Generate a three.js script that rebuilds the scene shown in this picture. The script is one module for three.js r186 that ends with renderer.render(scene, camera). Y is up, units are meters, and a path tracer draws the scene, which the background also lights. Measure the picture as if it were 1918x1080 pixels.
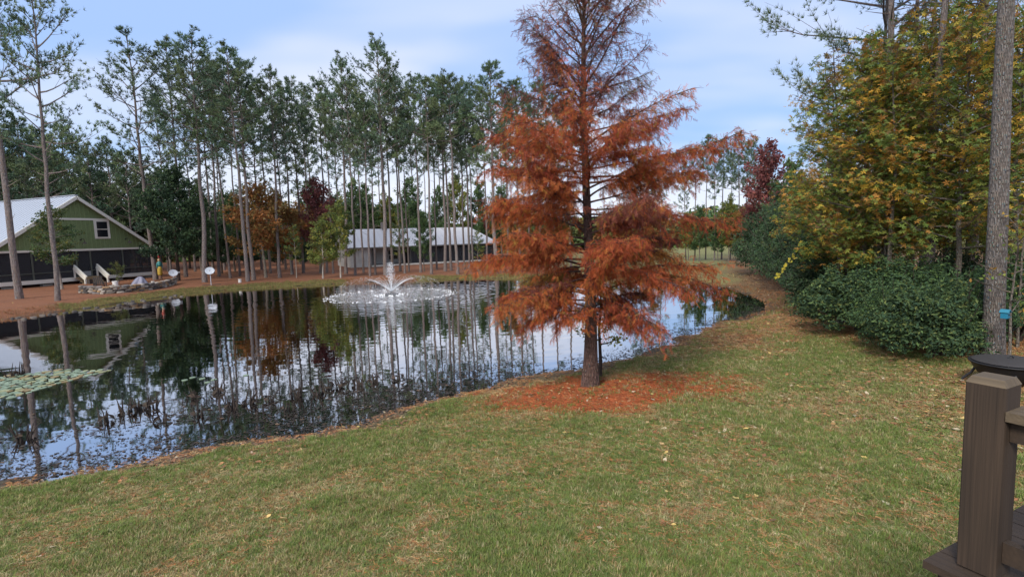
import * as THREE from 'three';
import { mergeGeometries } from 'three/addons/utils/BufferGeometryUtils.js';

// ---------------------------------------------------------------- camera, sky, sun, exposure
const scene = new THREE.Scene();
const camera = new THREE.PerspectiveCamera(2 * Math.atan(0.54) * 180 / Math.PI, 1918 / 1080, 0.1, 1500);
const EYE = new THREE.Vector3(0, 4.05, 0);
camera.position.copy(EYE);
camera.rotation.set(THREE.MathUtils.degToRad(-5.6), 0, 0);
camera.rotateZ(THREE.MathUtils.degToRad(-1.7));
camera.updateMatrixWorld();

const EXPOSURE = 2.5;
const renderer = new THREE.WebGLRenderer({ antialias: true });
renderer.toneMapping = THREE.LinearToneMapping;
renderer.toneMappingExposure = EXPOSURE;
renderer.shadowMap.enabled = true;

function mulberry(a) {
  return () => { a |= 0; a = a + 0x6D2B79F5 | 0; let t = Math.imul(a ^ a >>> 15, 1 | a); t = t + Math.imul(t ^ t >>> 7, 61 | t) ^ t; return ((t ^ t >>> 14) >>> 0) / 4294967296; };
}
function hash(i, j, k) { let h = Math.imul(i, 374761393) + Math.imul(j, 668265263) + Math.imul(k, 1274126177) | 0; h = Math.imul(h ^ h >>> 13, 1274126177); return ((h ^ h >>> 16) >>> 0) / 4294967296; }
function vnoise(x, y, k = 0) {
  const i = Math.floor(x), j = Math.floor(y), u = x - i, v = y - j, a = u * u * (3 - 2 * u), b = v * v * (3 - 2 * v);
  return (hash(i, j, k) * (1 - a) + hash(i + 1, j, k) * a) * (1 - b) + (hash(i, j + 1, k) * (1 - a) + hash(i + 1, j + 1, k) * a) * b;
}
function fbm(x, y, k = 0, n = 4) { let s = 0, w = 0.5, t = 0; for (let o = 0; o < n; o++) { s += w * vnoise(x, y, k + o * 17); t += w; w *= 0.5; x = x * 2.03 + 5.1; y = y * 2.03 + 1.7; } return s / t; }
const sstep = (a, b, x) => { const t = Math.min(1, Math.max(0, (x - a) / (b - a))); return t * t * (3 - 2 * t); };
const lerp = (a, b, t) => a + (b - a) * t;
const mix3 = (a, b, t) => [lerp(a[0], b[0], t), lerp(a[1], b[1], t), lerp(a[2], b[2], t)];

{ // sky: thin high cloud over pale blue, a clearer band low down
  const W = 1024, H = 512, data = new Float32Array(W * H * 4);
  for (let j = 0; j < H; j++) for (let i = 0; i < W; i++) {
    const v = (j + 0.5) / H, el = (v - 0.5) * Math.PI, az = ((i + 0.5) / W - 0.5) * 2 * Math.PI;
    const y = Math.sin(el), c = Math.cos(el), dx = c * Math.cos(az), dz = c * Math.sin(az);
    const yy = Math.max(y, 0.0) + 0.16, px = dx / yy, pz = dz / yy;
    let cl = fbm(px * 0.55 + 3.3, pz * 0.9 + 8.0, 3, 5);
    let cover = sstep(0.26, 0.56, cl);
    const streak = fbm(px * 0.9 + 11, pz * 3.0 + 2, 9, 4);
    cover = Math.min(1, cover * 0.85 + 0.35 * sstep(0.45, 0.75, streak));
    let blue = mix3([0.32, 0.53, 0.87], [0.35, 0.51, 0.85], sstep(0.05, 0.35, y));
    blue = mix3([0.62, 0.72, 0.88], blue, sstep(-0.02, 0.07, y));
    let white = mix3([0.78, 0.82, 0.92], [0.68, 0.73, 0.87], sstep(0.02, 0.3, y));
    let col = mix3(blue, white, cover);
    if (y < 0) col = mix3(col, [0.45, 0.48, 0.5], sstep(0, -0.15, y));
    const o = (j * W + i) * 4;
    for (let k = 0; k < 3; k++) data[o + k] = col[k] / EXPOSURE * 1.22;
    data[o + 3] = 1;
  }
  const sky = new THREE.DataTexture(data, W, H, THREE.RGBAFormat, THREE.FloatType);
  sky.mapping = THREE.EquirectangularReflectionMapping; sky.magFilter = sky.minFilter = THREE.LinearFilter; sky.needsUpdate = true;
  scene.background = sky; scene.environment = sky;
}
const sun = new THREE.DirectionalLight(new THREE.Color(1, 0.94, 0.84), 1.5);
sun.position.set(-32, 52, 34); sun.target.position.set(0, 0, -25); sun.castShadow = true; sun.shadow.radius = 32;
Object.assign(sun.shadow.camera, { left: -90, right: 90, top: 90, bottom: -90, near: 1, far: 260 });
sun.shadow.mapSize.set(4096, 4096);
scene.add(sun, sun.target);

// ---------------------------------------------------------------- helpers
const F = 1000;                                   // focal length in photograph pixels
function ray(px, py) { return new THREE.Vector3((px - 959) / F, -(py - 540) / F, -1).applyQuaternion(camera.quaternion); }
function at(px, py, depth) { const r = ray(px, py); return r.multiplyScalar(depth / -r.z).add(EYE); }
function onPlane(px, py, h) { const r = ray(px, py); return r.multiplyScalar((h - EYE.y) / r.y).add(EYE); }
const invQ = camera.quaternion.clone().invert();
function pix(x, y, z) { const p = new THREE.Vector3(x, y, z).sub(EYE).applyQuaternion(invQ); return [959 + F * p.x / -p.z, 540 - F * p.y / -p.z, -p.z]; }
function heightAt(x, z, py) { let lo = -2, hi = 90; for (let k = 0; k < 40; k++) { const m = (lo + hi) / 2; if (pix(x, m, z)[1] > py) lo = m; else hi = m; } return (lo + hi) / 2; }

const taken = {};
function numbered(n) { if (!(n in taken)) { taken[n] = 0; return n; } taken[n]++; return n + '_' + String(taken[n]).padStart(3, '0'); }
function tag(o, label, category, group, kind) { o.userData = { label, category }; if (group) o.userData.group = group; if (kind) o.userData.kind = kind; return o; }
function shade(o) { o.traverse(m => { if (m.isMesh) { m.castShadow = true; m.receiveShadow = true; } }); return o; }
function thing(name, label, category, pos = [0, 0, 0], turn = 0, group) {
  const g = new THREE.Group(); g.name = numbered(name); g.position.set(...pos); g.rotation.y = turn; tag(g, label, category, group); scene.add(g); return g;
}
function part(name, geo, mat, parent, pos, rot) {
  const m = new THREE.Mesh(geo, mat); m.name = name; m.castShadow = m.receiveShadow = true;
  if (pos) m.position.set(...pos); if (rot) m.rotation.set(...rot);
  parent.add(m); return m;
}
function structure(name, geo, mat) { const m = part(numbered(name), geo, mat, scene); m.userData.kind = 'structure'; return m; }
function stuff(name, geo, mat, mats, cols, label, category, parent) {
  const m = new THREE.InstancedMesh(geo, mat, mats.length); const c = new THREE.Color();
  mats.forEach((M, i) => { m.setMatrixAt(i, M); if (cols) m.setColorAt(i, c.setRGB(...cols[i])); });
  m.castShadow = m.receiveShadow = true;
  if (parent) { m.name = name; m.userData.kind = 'stuff'; parent.add(m); } else { m.name = numbered(name); tag(m, label, category, null, 'stuff'); scene.add(m); }
  return m;
}
const ONES = ['', 'first', 'second', 'third', 'fourth', 'fifth', 'sixth', 'seventh', 'eighth', 'ninth', 'tenth', 'eleventh', 'twelfth', 'thirteenth', 'fourteenth', 'fifteenth', 'sixteenth', 'seventeenth', 'eighteenth', 'nineteenth'];
const TENS = ['', '', 'twenty', 'thirty', 'forty', 'fifty', 'sixty', 'seventy', 'eighty', 'ninety'];
function ordinal(n) { if (n < 20) return ONES[n]; const t = Math.floor(n / 10), o = n % 10; if (t > 9) return 'hundred and ' + ordinal(n - 100); return o ? TENS[t] + '-' + ONES[o] : TENS[t].replace(/y$/, 'ieth'); }

class Geo {                                       // collects triangles, flat shaded unless normals are given
  constructor() { this.p = []; this.c = []; this.n = []; this.uv = []; this.i = []; this.smooth = false; }
  v(x, y, z, c) { this.p.push(x, y, z); if (c) this.c.push(c[0], c[1], c[2]); return this.p.length / 3 - 1; }
  tri(a, b, c, col) { const k = this.p.length / 3; this.v(a[0], a[1], a[2], col); this.v(b[0], b[1], b[2], col); this.v(c[0], c[1], c[2], col); this.i.push(k, k + 1, k + 2); }
  quad(a, b, c, d, col) { const k = this.p.length / 3; for (const q of [a, b, c, d]) this.v(q[0], q[1], q[2], col); this.i.push(k, k + 1, k + 2, k, k + 2, k + 3); }
  tube(path, radii, sides = 6, col, bump) {       // path: Vector3[], smooth normals, uv in metres
    this.smooth = true;
    const up = new THREE.Vector3(), a = new THREE.Vector3(), b = new THREE.Vector3(), t = new THREE.Vector3(); let len = 0, prev = -1;
    for (let s = 0; s < path.length; s++) {
      t.copy(path[Math.min(s + 1, path.length - 1)]).sub(path[Math.max(s - 1, 0)]).normalize();
      if (s === 0) { up.set(Math.abs(t.y) > 0.9 ? 1 : 0, Math.abs(t.y) > 0.9 ? 0 : 1, 0); } else len += path[s].distanceTo(path[s - 1]);
      a.crossVectors(t, up).normalize(); b.crossVectors(a, t).normalize(); up.copy(b);
      const base = this.p.length / 3;
      for (let k = 0; k <= sides; k++) {
        const th = k / sides * 2 * Math.PI, cx = Math.cos(th), sx = Math.sin(th), r = radii[s] * (bump ? bump(k % sides, s) : 1);
        const nx = a.x * cx + b.x * sx, ny = a.y * cx + b.y * sx, nz = a.z * cx + b.z * sx;
        this.v(path[s].x + nx * r, path[s].y + ny * r, path[s].z + nz * r, col); this.n.push(nx, ny, nz); this.uv.push(k / sides * 2 * Math.PI * Math.max(radii[0], 0.02), len);
      }
      if (prev >= 0) for (let k = 0; k < sides; k++) this.i.push(prev + k, base + k, base + k + 1, prev + k, base + k + 1, prev + k + 1);
      prev = base;
    }
  }
  build() {
    const g = new THREE.BufferGeometry(); g.setAttribute('position', new THREE.Float32BufferAttribute(this.p, 3));
    if (this.c.length) g.setAttribute('color', new THREE.Float32BufferAttribute(this.c, 3));
    if (this.smooth) { g.setAttribute('normal', new THREE.Float32BufferAttribute(this.n, 3)); g.setAttribute('uv', new THREE.Float32BufferAttribute(this.uv, 2)); }
    g.setIndex(this.i); return g;
  }
}
function canvasTex(w, h, fn, rx = 1, ry = 1, srgb = true) {
  const d = new Uint8Array(w * h * 4);
  for (let j = 0; j < h; j++) for (let i = 0; i < w; i++) { const c = fn(i / w, j / h, i, j), o = (j * w + i) * 4; d[o] = c[0] * 255; d[o + 1] = c[1] * 255; d[o + 2] = c[2] * 255; d[o + 3] = 255; }
  const t = new THREE.DataTexture(d, w, h); t.wrapS = t.wrapT = THREE.RepeatWrapping; t.magFilter = THREE.LinearFilter; t.repeat.set(rx, ry); if (srgb) t.colorSpace = THREE.SRGBColorSpace; t.needsUpdate = true; return t;
}
function tnoise(u, v, n, k) { // tiling value noise
  const x = u * n, y = v * n, i = Math.floor(x), j = Math.floor(y), a0 = x - i, b0 = y - j, a = a0 * a0 * (3 - 2 * a0), b = b0 * b0 * (3 - 2 * b0), q = (m) => ((m % n) + n) % n;
  return (hash(q(i), q(j), k) * (1 - a) + hash(q(i + 1), q(j), k) * a) * (1 - b) + (hash(q(i), q(j + 1), k) * (1 - a) + hash(q(i + 1), q(j + 1), k) * a) * b;
}
function tnoise2(u, v, nx, ny, k) { const x = u * nx, y = v * ny, i = Math.floor(x), j = Math.floor(y), a0 = x - i, b0 = y - j, a = a0 * a0 * (3 - 2 * a0), b = b0 * b0 * (3 - 2 * b0), p = m => ((m % nx) + nx) % nx, q = m => ((m % ny) + ny) % ny;
  return (hash(p(i), q(j), k) * (1 - a) + hash(p(i + 1), q(j), k) * a) * (1 - b) + (hash(p(i), q(j + 1), k) * (1 - a) + hash(p(i + 1), q(j + 1), k) * a) * b; }

// ---------------------------------------------------------------- materials
const barkBump = canvasTex(256, 256, (u, v) => { const a = tnoise2(u + 0.02 * tnoise(u, v, 16, 4), v, 24, 8, 1), b = tnoise2(u, v, 64, 32, 2), x = Math.abs(a - 0.5) * 2, q = Math.min(1, x * 1.5) * 0.75 + b * 0.25; return [q, q, q]; }, 1, 1, false);
const barkMap = canvasTex(256, 256, (u, v) => { const a = tnoise2(u + 0.02 * tnoise(u, v, 16, 4), v, 24, 8, 1), b = tnoise2(u, v, 64, 32, 2), x = Math.min(1, Math.abs(a - 0.5) * 3), q = 0.55 + 0.3 * x + 0.2 * b; const w = tnoise(u, v, 6, 8); return [q, q * (0.95 + 0.05 * w), q * (0.9 + 0.1 * w)]; }, 1, 1);
const std = (rgb, rough = 0.9, o = {}) => new THREE.MeshStandardMaterial({ color: new THREE.Color().setRGB(...rgb), roughness: rough, ...o });
const barkMat = (rgb, s = 1.2) => { const b = barkBump.clone(), m = barkMap.clone(); b.repeat.set(s, s * 0.7); m.repeat.set(s, s * 0.7); b.needsUpdate = m.needsUpdate = true; return std(rgb, 0.95, { map: m, bumpMap: b, bumpScale: 0.035 }); };
const leafMat = (t = 0.35, rough = 0.85) => new THREE.MeshPhysicalMaterial({ color: 0xffffff, vertexColors: true, roughness: rough, transmission: t, thickness: 0, specularIntensity: 0.3 });
const M = {
  pineBark: barkMat([0.30, 0.25, 0.24]), nearBark: barkMat([0.27, 0.24, 0.225], 1.9), cypressBark: barkMat([0.21, 0.125, 0.105], 2.0), greyBark: barkMat([0.30, 0.26, 0.22], 2.0), paleBark: barkMat([0.68, 0.62, 0.55], 2.0), darkBark: barkMat([0.12, 0.085, 0.07], 2.0),
  needles: new THREE.MeshStandardMaterial({ color: 0xffffff, vertexColors: true, roughness: 0.75 }),
  leaf: leafMat(0.42), waxy: leafMat(0.15, 0.7),
  instLeaf: new THREE.MeshPhysicalMaterial({ color: 0xffffff, roughness: 0.85, transmission: 0.35, thickness: 0, specularIntensity: 0.3 }),
  litter: std([1, 1, 1], 0.95), grass: new THREE.MeshPhysicalMaterial({ color: 0xffffff, roughness: 0.8, transmission: 0.25, thickness: 0, specularIntensity: 0.25 }),
};

// ---------------------------------------------------------------- pond outline and terrain
const pondPts = [];
for (const [x, y] of [[0, 903], [110, 884], [220, 866], [330, 848], [440, 832], [560, 812], [660, 792], [740, 768], [800, 748], [880, 730], [982, 708], [1088, 690], [1150, 676], [1227, 655], [1275, 630], [1328, 609], [1402, 592], [1436, 577], [1420, 560], [1385, 546], [1350, 535], [1290, 529], [1200, 525], [1100, 523], [1000, 522], [930, 521], [850, 522], [760, 526], [660, 530], [560, 535], [450, 541], [340, 551], [240, 565], [150, 578], [60, 591], [0, 600]]) { const p = onPlane(x, y, 0); pondPts.push([p.x, p.z]); }
pondPts.push([-34, -28], [-40, -24], [-42, -17], [-36, -10], [-24, -6.5], [-15, -6.8]);
const curve = new THREE.CatmullRomCurve3(pondPts.map(([x, z]) => new THREE.Vector3(x, 0, z)), true, 'centripetal');
const poly = curve.getPoints(190).slice(0, -1).map(p => [p.x, p.z]);
function sdPond(x, z) { // negative inside
  let d = 1e9, inside = false;
  for (let i = 0, j = poly.length - 1; i < poly.length; j = i++) {
    const [ax, az] = poly[j], [bx, bz] = poly[i], ex = bx - ax, ez = bz - az, wx = x - ax, wz = z - az;
    const t = Math.min(1, Math.max(0, (wx * ex + wz * ez) / (ex * ex + ez * ez))), dx = wx - ex * t, dz = wz - ez * t; d = Math.min(d, dx * dx + dz * dz);
    if ((az > z) !== (bz > z) && x < (bx - ax) * (z - az) / (bz - az) + ax) inside = !inside;
  }
  return (inside ? -1 : 1) * Math.sqrt(d);
}
const GX0 = -60, GZ0 = -70, GS = 0.3, GNX = 320, GNZ = 260, sdGrid = new Float32Array(GNX * GNZ);
for (let j = 0; j < GNZ; j++) for (let i = 0; i < GNX; i++) sdGrid[j * GNX + i] = sdPond(GX0 + i * GS, GZ0 + j * GS);
function sd(x, z) {
  const u = Math.min(GNX - 1.001, Math.max(0, (x - GX0) / GS)), v = Math.min(GNZ - 1.001, Math.max(0, (z - GZ0) / GS)), i = Math.floor(u), j = Math.floor(v), a = u - i, b = v - j, k = j * GNX + i;
  return (sdGrid[k] * (1 - a) + sdGrid[k + 1] * a) * (1 - b) + (sdGrid[k + GNX] * (1 - a) + sdGrid[k + GNX + 1] * a) * b;
}
const nearness = z => sstep(-28, -14, z);
function H(x, z) {
  const d = sd(x, z), n = nearness(z);
  const rag = (fbm(x * 1.1, z * 1.1, 40, 3) - 0.5) * 0.22 * (1 - sstep(0.8, 3, Math.abs(d)));
  if (d < 0) return Math.max(-0.7, d * 0.16) + rag * 0.5 * sstep(-2.5, 0, d);
  const far = 0.34 * sstep(0, 2.2, d) + 0.012 * Math.min(d, 20), nr = 0.06 * sstep(0, 0.8, d) + 0.095 * Math.min(d, 11);
  return lerp(far, nr, n) + rag + (fbm(x * 0.35, z * 0.35, 51, 3) - 0.5) * 0.12 * sstep(0.5, 3, d) + (fbm(x * 2.4, z * 2.4, 57, 2) - 0.5) * 0.05 * sstep(0.3, 1.5, d);
}
function ground(px, py) { let h = 0.4, p; for (let k = 0; k < 12; k++) { p = onPlane(px, py, h); h = lerp(h, H(p.x, p.z), 0.7); } p.y = H(p.x, p.z); return p; }
const CYP = ground(1105, 722);

const C = { green: [0.13, 0.165, 0.045], lush: [0.11, 0.17, 0.035], tan: [0.30, 0.23, 0.11], rust: [0.25, 0.068, 0.027], rustDark: [0.14, 0.042, 0.022], mud: [0.05, 0.038, 0.028], straw: [0.40, 0.15, 0.06], strawDark: [0.28, 0.105, 0.048], litter: [0.32, 0.15, 0.065], field: [0.30, 0.31, 0.10], olive: [0.15, 0.14, 0.05] };
const edgeX = z => 4.4 + 0.38 * -z;                // the edge of the wood on the right, x for a given z
function zone(x, z) { // weights of what covers the ground here
  const d = sd(x, z), n1 = fbm(x * 0.5 + 3, z * 0.5, 61, 4), n2 = fbm(x * 1.9, z * 1.9, 63, 3), n3 = fbm(x * 6, z * 6, 66, 2);
  const w = { d };
  const ex = (x - CYP.x - 0.2) / 3.5, ez = (z - CYP.z - 0.85) / 2.15;
  w.rust = 1 - sstep(0.55, 1.15, Math.hypot(ex, ez) + (n2 - 0.5) * 0.55);
  const farSide = 1 - nearness(z);
  const right = sstep(-1.5, 2.2, x - edgeX(z) + lerp(-0.2, 3.4, sstep(-12.5, -19, z)) + (n1 - 0.5) * 3) * sstep(-80, -60, z);
  const bank = sstep(4.2, 7.0, x + (n1 - 0.5) * 3.4) * sstep(1.5, 6, -z - 12) * (1 - sstep(33, 40, -z));
  w.litter = Math.max(right, bank * (0.7 + 0.3 * sstep(0.35, 0.6, n2)));
  const strawArea = farSide * (1 - sstep(2, 10, x + (n1 - 0.5) * 5)) ;
  w.straw = strawArea;
  w.field = farSide * sstep(2, 10, x + (n1 - 0.5) * 5);
  w.strip = strawArea * (1 - sstep(0.9, 2.1, d + (n2 - 0.5) * 1.6)) * sstep(0.35, 0.5, fbm(x * 0.15, z * 0.15, 71, 2) + 0.06);
  w.mud = 1 - sstep(0.1, lerp(0.35, 1.0, nearness(z)) + lerp(0.5, 1.1, nearness(z)) * n2, d + (n3 - 0.5) * 0.4);
  w.n1 = n1; w.n2 = n2; w.n3 = n3;
  return w;
}
function groundColor(x, z) {
  const w = zone(x, z);
  let c = mix3(C.green, C.tan, sstep(0.40, 0.66, w.n1 * 0.5 + w.n2 * 0.5));
  c = mix3(c, [0.12, 0.09, 0.045], 0.2 + 0.3 * w.n3);
  c = mix3(c, mix3(C.straw, C.strawDark, w.n3), w.straw);
  c = mix3(c, mix3(C.field, C.tan, w.n2 * 0.5), w.field);
  c = mix3(c, mix3(C.olive, C.lush, w.n2), w.strip * 0.85);
  c = mix3(c, mix3(C.litter, [0.17, 0.09, 0.045], w.n3), w.litter * 0.95);
  c = mix3(c, mix3(C.rust, C.rustDark, w.n3), w.rust);
  c = mix3(c, mix3(mix3(C.mud, [0.15, 0.10, 0.06], w.n3 * 0.8), [0.19, 0.12, 0.07], 0.7 * sstep(0.25, 0.8, w.d)), w.mud * 0.9);
  return c;
}
{
  const NX = 420, NZ = 420, g = new Geo(), uv = [];
  for (let j = 0; j <= NZ; j++) for (let i = 0; i <= NX; i++) {
    const s = i / NX * 2 - 1, t = j / NZ, x = 1 + 19 * s + 25 * s * s * s + 500 * Math.pow(s, 7), z = 8 - 34 * t - 40 * t * t * t - 700 * Math.pow(t, 9);
    const far = Math.max(Math.abs(x) - 90, -z - 130, 0);
    g.v(x, H(x, z) + far * 0.004, z, groundColor(x, z)); uv.push(x, -z);
  }
  for (let j = 0; j < NZ; j++) for (let i = 0; i < NX; i++) { const a = j * (NX + 1) + i; g.i.push(a, a + 1, a + NX + 2, a, a + NX + 2, a + NX + 1); }
  const geo = g.build(); geo.setAttribute('uv', new THREE.Float32BufferAttribute(uv, 2)); geo.computeVertexNormals();
  const grain = canvasTex(512, 512, (u, v) => { const a = tnoise(u, v, 128, 1) * 0.5 + tnoise(u, v, 256, 2) * 0.5, b = tnoise(u, v, 40, 3), q = 0.55 + 0.5 * a + 0.15 * (b - 0.5); return [Math.min(1, q), Math.min(1, q), Math.min(1, q * 0.98)]; }, 0.42, 0.42);
  const bump = canvasTex(512, 512, (u, v) => { const q = tnoise(u, v, 128, 1) * 0.4 + tnoise(u, v, 256, 2) * 0.35 + tnoise(u, v, 40, 3) * 0.25; return [q, q, q]; }, 0.42, 0.42, false);
  structure('ground', geo, std([1, 1, 1], 0.97, { vertexColors: true, map: grain, bumpMap: bump, bumpScale: 0.03 }));
}
// ---------------------------------------------------------------- water
const FOUNT = onPlane(733, 552, 0);
{
  const W = 1024, SZ = 66, x0 = -44, z0 = 2, data = new Float32Array(W * W * 4);
  for (let j = 0; j < W; j++) for (let i = 0; i < W; i++) {
    const x = x0 + (i + 0.5) / W * SZ, z = z0 - (j + 0.5) / W * SZ, r = Math.hypot(x - FOUNT.x, z - FOUNT.z);
    const act = 0.03 + 0.97 * Math.exp(-Math.pow(Math.max(0, r - 4.6) / 7.5, 1.3));
    let h = 0.5 * (fbm(x * 1.15 + 0.4 * z, z * 2.0, 80, 3) - 0.5) * (0.055 + act);
    h += act * 0.085 * Math.sin(r * 2 * Math.PI / 0.72 + 2.5 * fbm(x * 0.8, z * 0.8, 85, 2)) * (0.4 + fbm(x * 0.5, z * 0.5, 86, 2));
    if (r < 6.2) h += (vnoise(x * 4, z * 4, 90) - 0.5) * 0.75 * sstep(6.2, 4.2, r);
    const o = (j * W + i) * 4; data[o] = data[o + 1] = data[o + 2] = 0.5 + h; data[o + 3] = 1;
  }
  const t = new THREE.DataTexture(data, W, W, THREE.RGBAFormat, THREE.FloatType); t.magFilter = THREE.LinearFilter; t.needsUpdate = true;
  const g = new THREE.PlaneGeometry(SZ, SZ, 1, 1); g.rotateX(-Math.PI / 2); g.translate(x0 + SZ / 2, 0, z0 - SZ / 2);
  structure('water', g, new THREE.MeshPhysicalMaterial({ color: new THREE.Color().setRGB(0.58, 0.57, 0.57), metalness: 1, roughness: 0.025, bumpMap: t, bumpScale: 0.035 }));
}
// ---------------------------------------------------------------- tree builders
const V3 = (x, y, z) => new THREE.Vector3(x, y, z);
const pick = (R, a) => a[Math.floor(R() * a.length)];
const vary = (R, c, s = 0.25) => { const k = 1 + (R() - 0.5) * 2 * s; return [c[0] * k * (1 + (R() - 0.5) * s * 0.5), c[1] * k, c[2] * k * (1 + (R() - 0.5) * s * 0.5)]; };
function randDir(R) { const z = R() * 2 - 1, a = R() * 2 * Math.PI, s = Math.sqrt(1 - z * z); return V3(s * Math.cos(a), z, s * Math.sin(a)); }
function needleTuft(g, R, p, dir, len, wid, n, col) { // long needles spraying out round a shoot
  for (let k = 0; k < n; k++) {
    const d = randDir(R).multiplyScalar(0.85).add(dir).normalize(), L = len * (0.7 + 0.5 * R()), s = randDir(R).cross(d).normalize().multiplyScalar(wid / 2);
    g.tri([p.x + s.x, p.y + s.y, p.z + s.z], [p.x - s.x, p.y - s.y, p.z - s.z], [p.x + d.x * L, p.y + d.y * L, p.z + d.z * L], col);
  }
}
function diamond(g, R, p, size, col, nrm, asp = 0.5) { // one folded leaf
  const n = nrm || randDir(R), a = randDir(R).cross(n).normalize(), b = n.clone().cross(a).normalize(), L = size * (0.7 + 0.6 * R()), w = L * asp;
  const t0 = [p.x - a.x * L / 2, p.y - a.y * L / 2, p.z - a.z * L / 2], t1 = [p.x + a.x * L / 2, p.y + a.y * L / 2, p.z + a.z * L / 2], f = 0.15 * L;
  const l = [p.x + b.x * w / 2 + n.x * f, p.y + b.y * w / 2 + n.y * f, p.z + b.z * w / 2 + n.z * f], r = [p.x - b.x * w / 2 + n.x * f, p.y - b.y * w / 2 + n.y * f, p.z - b.z * w / 2 + n.z * f];
  g.tri(t0, l, t1, col); g.tri(t0, t1, r, col);
}
function starLeaf(g, R, p, size, col) { // a five-lobed sweetgum leaf
  const n = randDir(R); n.y = Math.abs(n.y) + 0.5; n.normalize(); const a = randDir(R).cross(n).normalize(), b = n.clone().cross(a), L = size * (0.6 + 0.5 * R());
  for (let k = 0; k < 5; k++) {
    const th = (k - 2) * 1.05, w = 0.36, l = L * (k === 2 ? 1 : k % 4 === 0 ? 0.72 : 0.95), q = (t, r, u) => [p.x + (a.x * Math.cos(t) + b.x * Math.sin(t)) * r - n.x * u, p.y + (a.y * Math.cos(t) + b.y * Math.sin(t)) * r - n.y * u, p.z + (a.z * Math.cos(t) + b.z * Math.sin(t)) * r - n.z * u];
    g.quad([p.x, p.y, p.z], q(th - w, l * 0.5, 0), q(th, l, 0.12 * l), q(th + w, l * 0.5, 0), col);
  }
}
function limbPath(from, dir, len, R, n = 6, lift = 0, wob = 0.08) {
  const pts = [from.clone()], d = dir.clone(), p = from.clone();
  for (let k = 1; k <= n; k++) { d.y += lift / n; d.add(randDir(R).multiplyScalar(wob)).normalize(); p.addScaledVector(d, len / n); pts.push(p.clone()); }
  return pts;
}
const pathAt = (pts, t) => { const u = Math.min(pts.length - 1.001, t * (pts.length - 1)), i = Math.floor(u); return pts[i].clone().lerp(pts[i + 1], u - i); };
const taper = (n, r0, r1, e = 1) => Array.from({ length: n + 1 }, (_, k) => lerp(r0, r1, Math.pow(k / n, e)));

const pineGreens = [[0.085, 0.14, 0.072], [0.10, 0.15, 0.068], [0.075, 0.13, 0.082], [0.12, 0.16, 0.065]];
function pineGeo(seed, o) { // {h, r, cb, rad, nb, tufts, len, wid, needles, top}
  const R = mulberry(seed), h = o.h, tr = new Geo(), cr = new Geo(), N = 14;
  const path = [V3(0, -0.4, 0)]; let wx = 0, wz = 0;
  for (let k = 1; k <= N; k++) { wx += (R() - 0.5) * 0.16 * (o.bend || 1); wz += (R() - 0.5) * 0.16 * (o.bend || 1); path.push(V3(wx, -0.4 + (h + 0.3) * k / N, wz)); }
  const rad = path.map((_, k) => { const t = k / N; return o.r * (k === 0 ? 1.25 : 1) * (1 - 0.88 * Math.pow(t, 1.15)); });
  tr.tube(path, rad, o.sides || 9);
  const stub = o.stubs ?? 6;
  for (let k = 0; k < stub; k++) { const t = lerp(o.cb * 0.45, o.cb, R()), a = R() * 6.28, f = pathAt(path, t); const lp = limbPath(f, V3(Math.cos(a), 0.15 + 0.3 * R(), Math.sin(a)), 0.4 + R() * 1.3, R, 4, 0.1); tr.tube(lp, taper(4, 0.022, 0.006), 4); }
  for (let b = 0; b < o.nb; b++) {
    const p = Math.pow((b + R()) / o.nb, 0.9), t = lerp(o.cb, 0.985, p), a = b * 2.4 + R() * 0.9, f = pathAt(path, t);
    const prof = (0.5 + 0.5 * Math.sin(Math.PI * Math.min(1, 0.18 + p * 0.8))) * (1 - 0.55 * Math.pow(p, 3)), len = o.rad * prof * (0.5 + 0.65 * R());
    const el = lerp(0.05, 0.85, p) + (R() - 0.5) * 0.5, dir = V3(Math.cos(a) * Math.cos(el), Math.sin(el), Math.sin(a) * Math.cos(el));
    const lp = limbPath(f, dir, len, R, 6, 0.35, 0.12); tr.tube(lp, taper(6, Math.min(0.055, 0.02 + len * 0.013), 0.008), 4);
    const nt = Math.round(o.tufts * (o.more || 2.3) * (0.35 + 0.65 * len / o.rad)), col0 = vary(R, pick(R, pineGreens), 0.25);
    const subs = [lp]; const ns = 2 + Math.floor(len * 1.6);
    for (let s = 0; s < ns; s++) { const q = pathAt(lp, 0.35 + 0.6 * R()), sa = a + (R() - 0.5) * 2.2, sp = limbPath(q, V3(Math.cos(sa), 0.25 + 0.5 * R(), Math.sin(sa)).normalize(), len * (0.25 + 0.35 * R()) + 0.15, R, 3, 0.3, 0.2); tr.tube(sp, taper(3, 0.014, 0.005), 3); subs.push(sp); }
    for (let k = 0; k < nt; k++) {
      const s = pick(R, subs), u = s === lp ? 0.45 + 0.55 * R() : 0.35 + 0.65 * R(), q = pathAt(s, u), d = pathAt(s, Math.min(1, u + 0.1)).sub(pathAt(s, Math.max(0, u - 0.15))).normalize(); d.y += 0.35;
      q.add(randDir(R).multiplyScalar(0.30 * R()));
      needleTuft(cr, R, q, d.normalize(), o.len, o.wid, o.needles, vary(R, col0, 0.25));
    }
  }
  return { trunk: tr.build(), crown: cr.build() };
}
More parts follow.
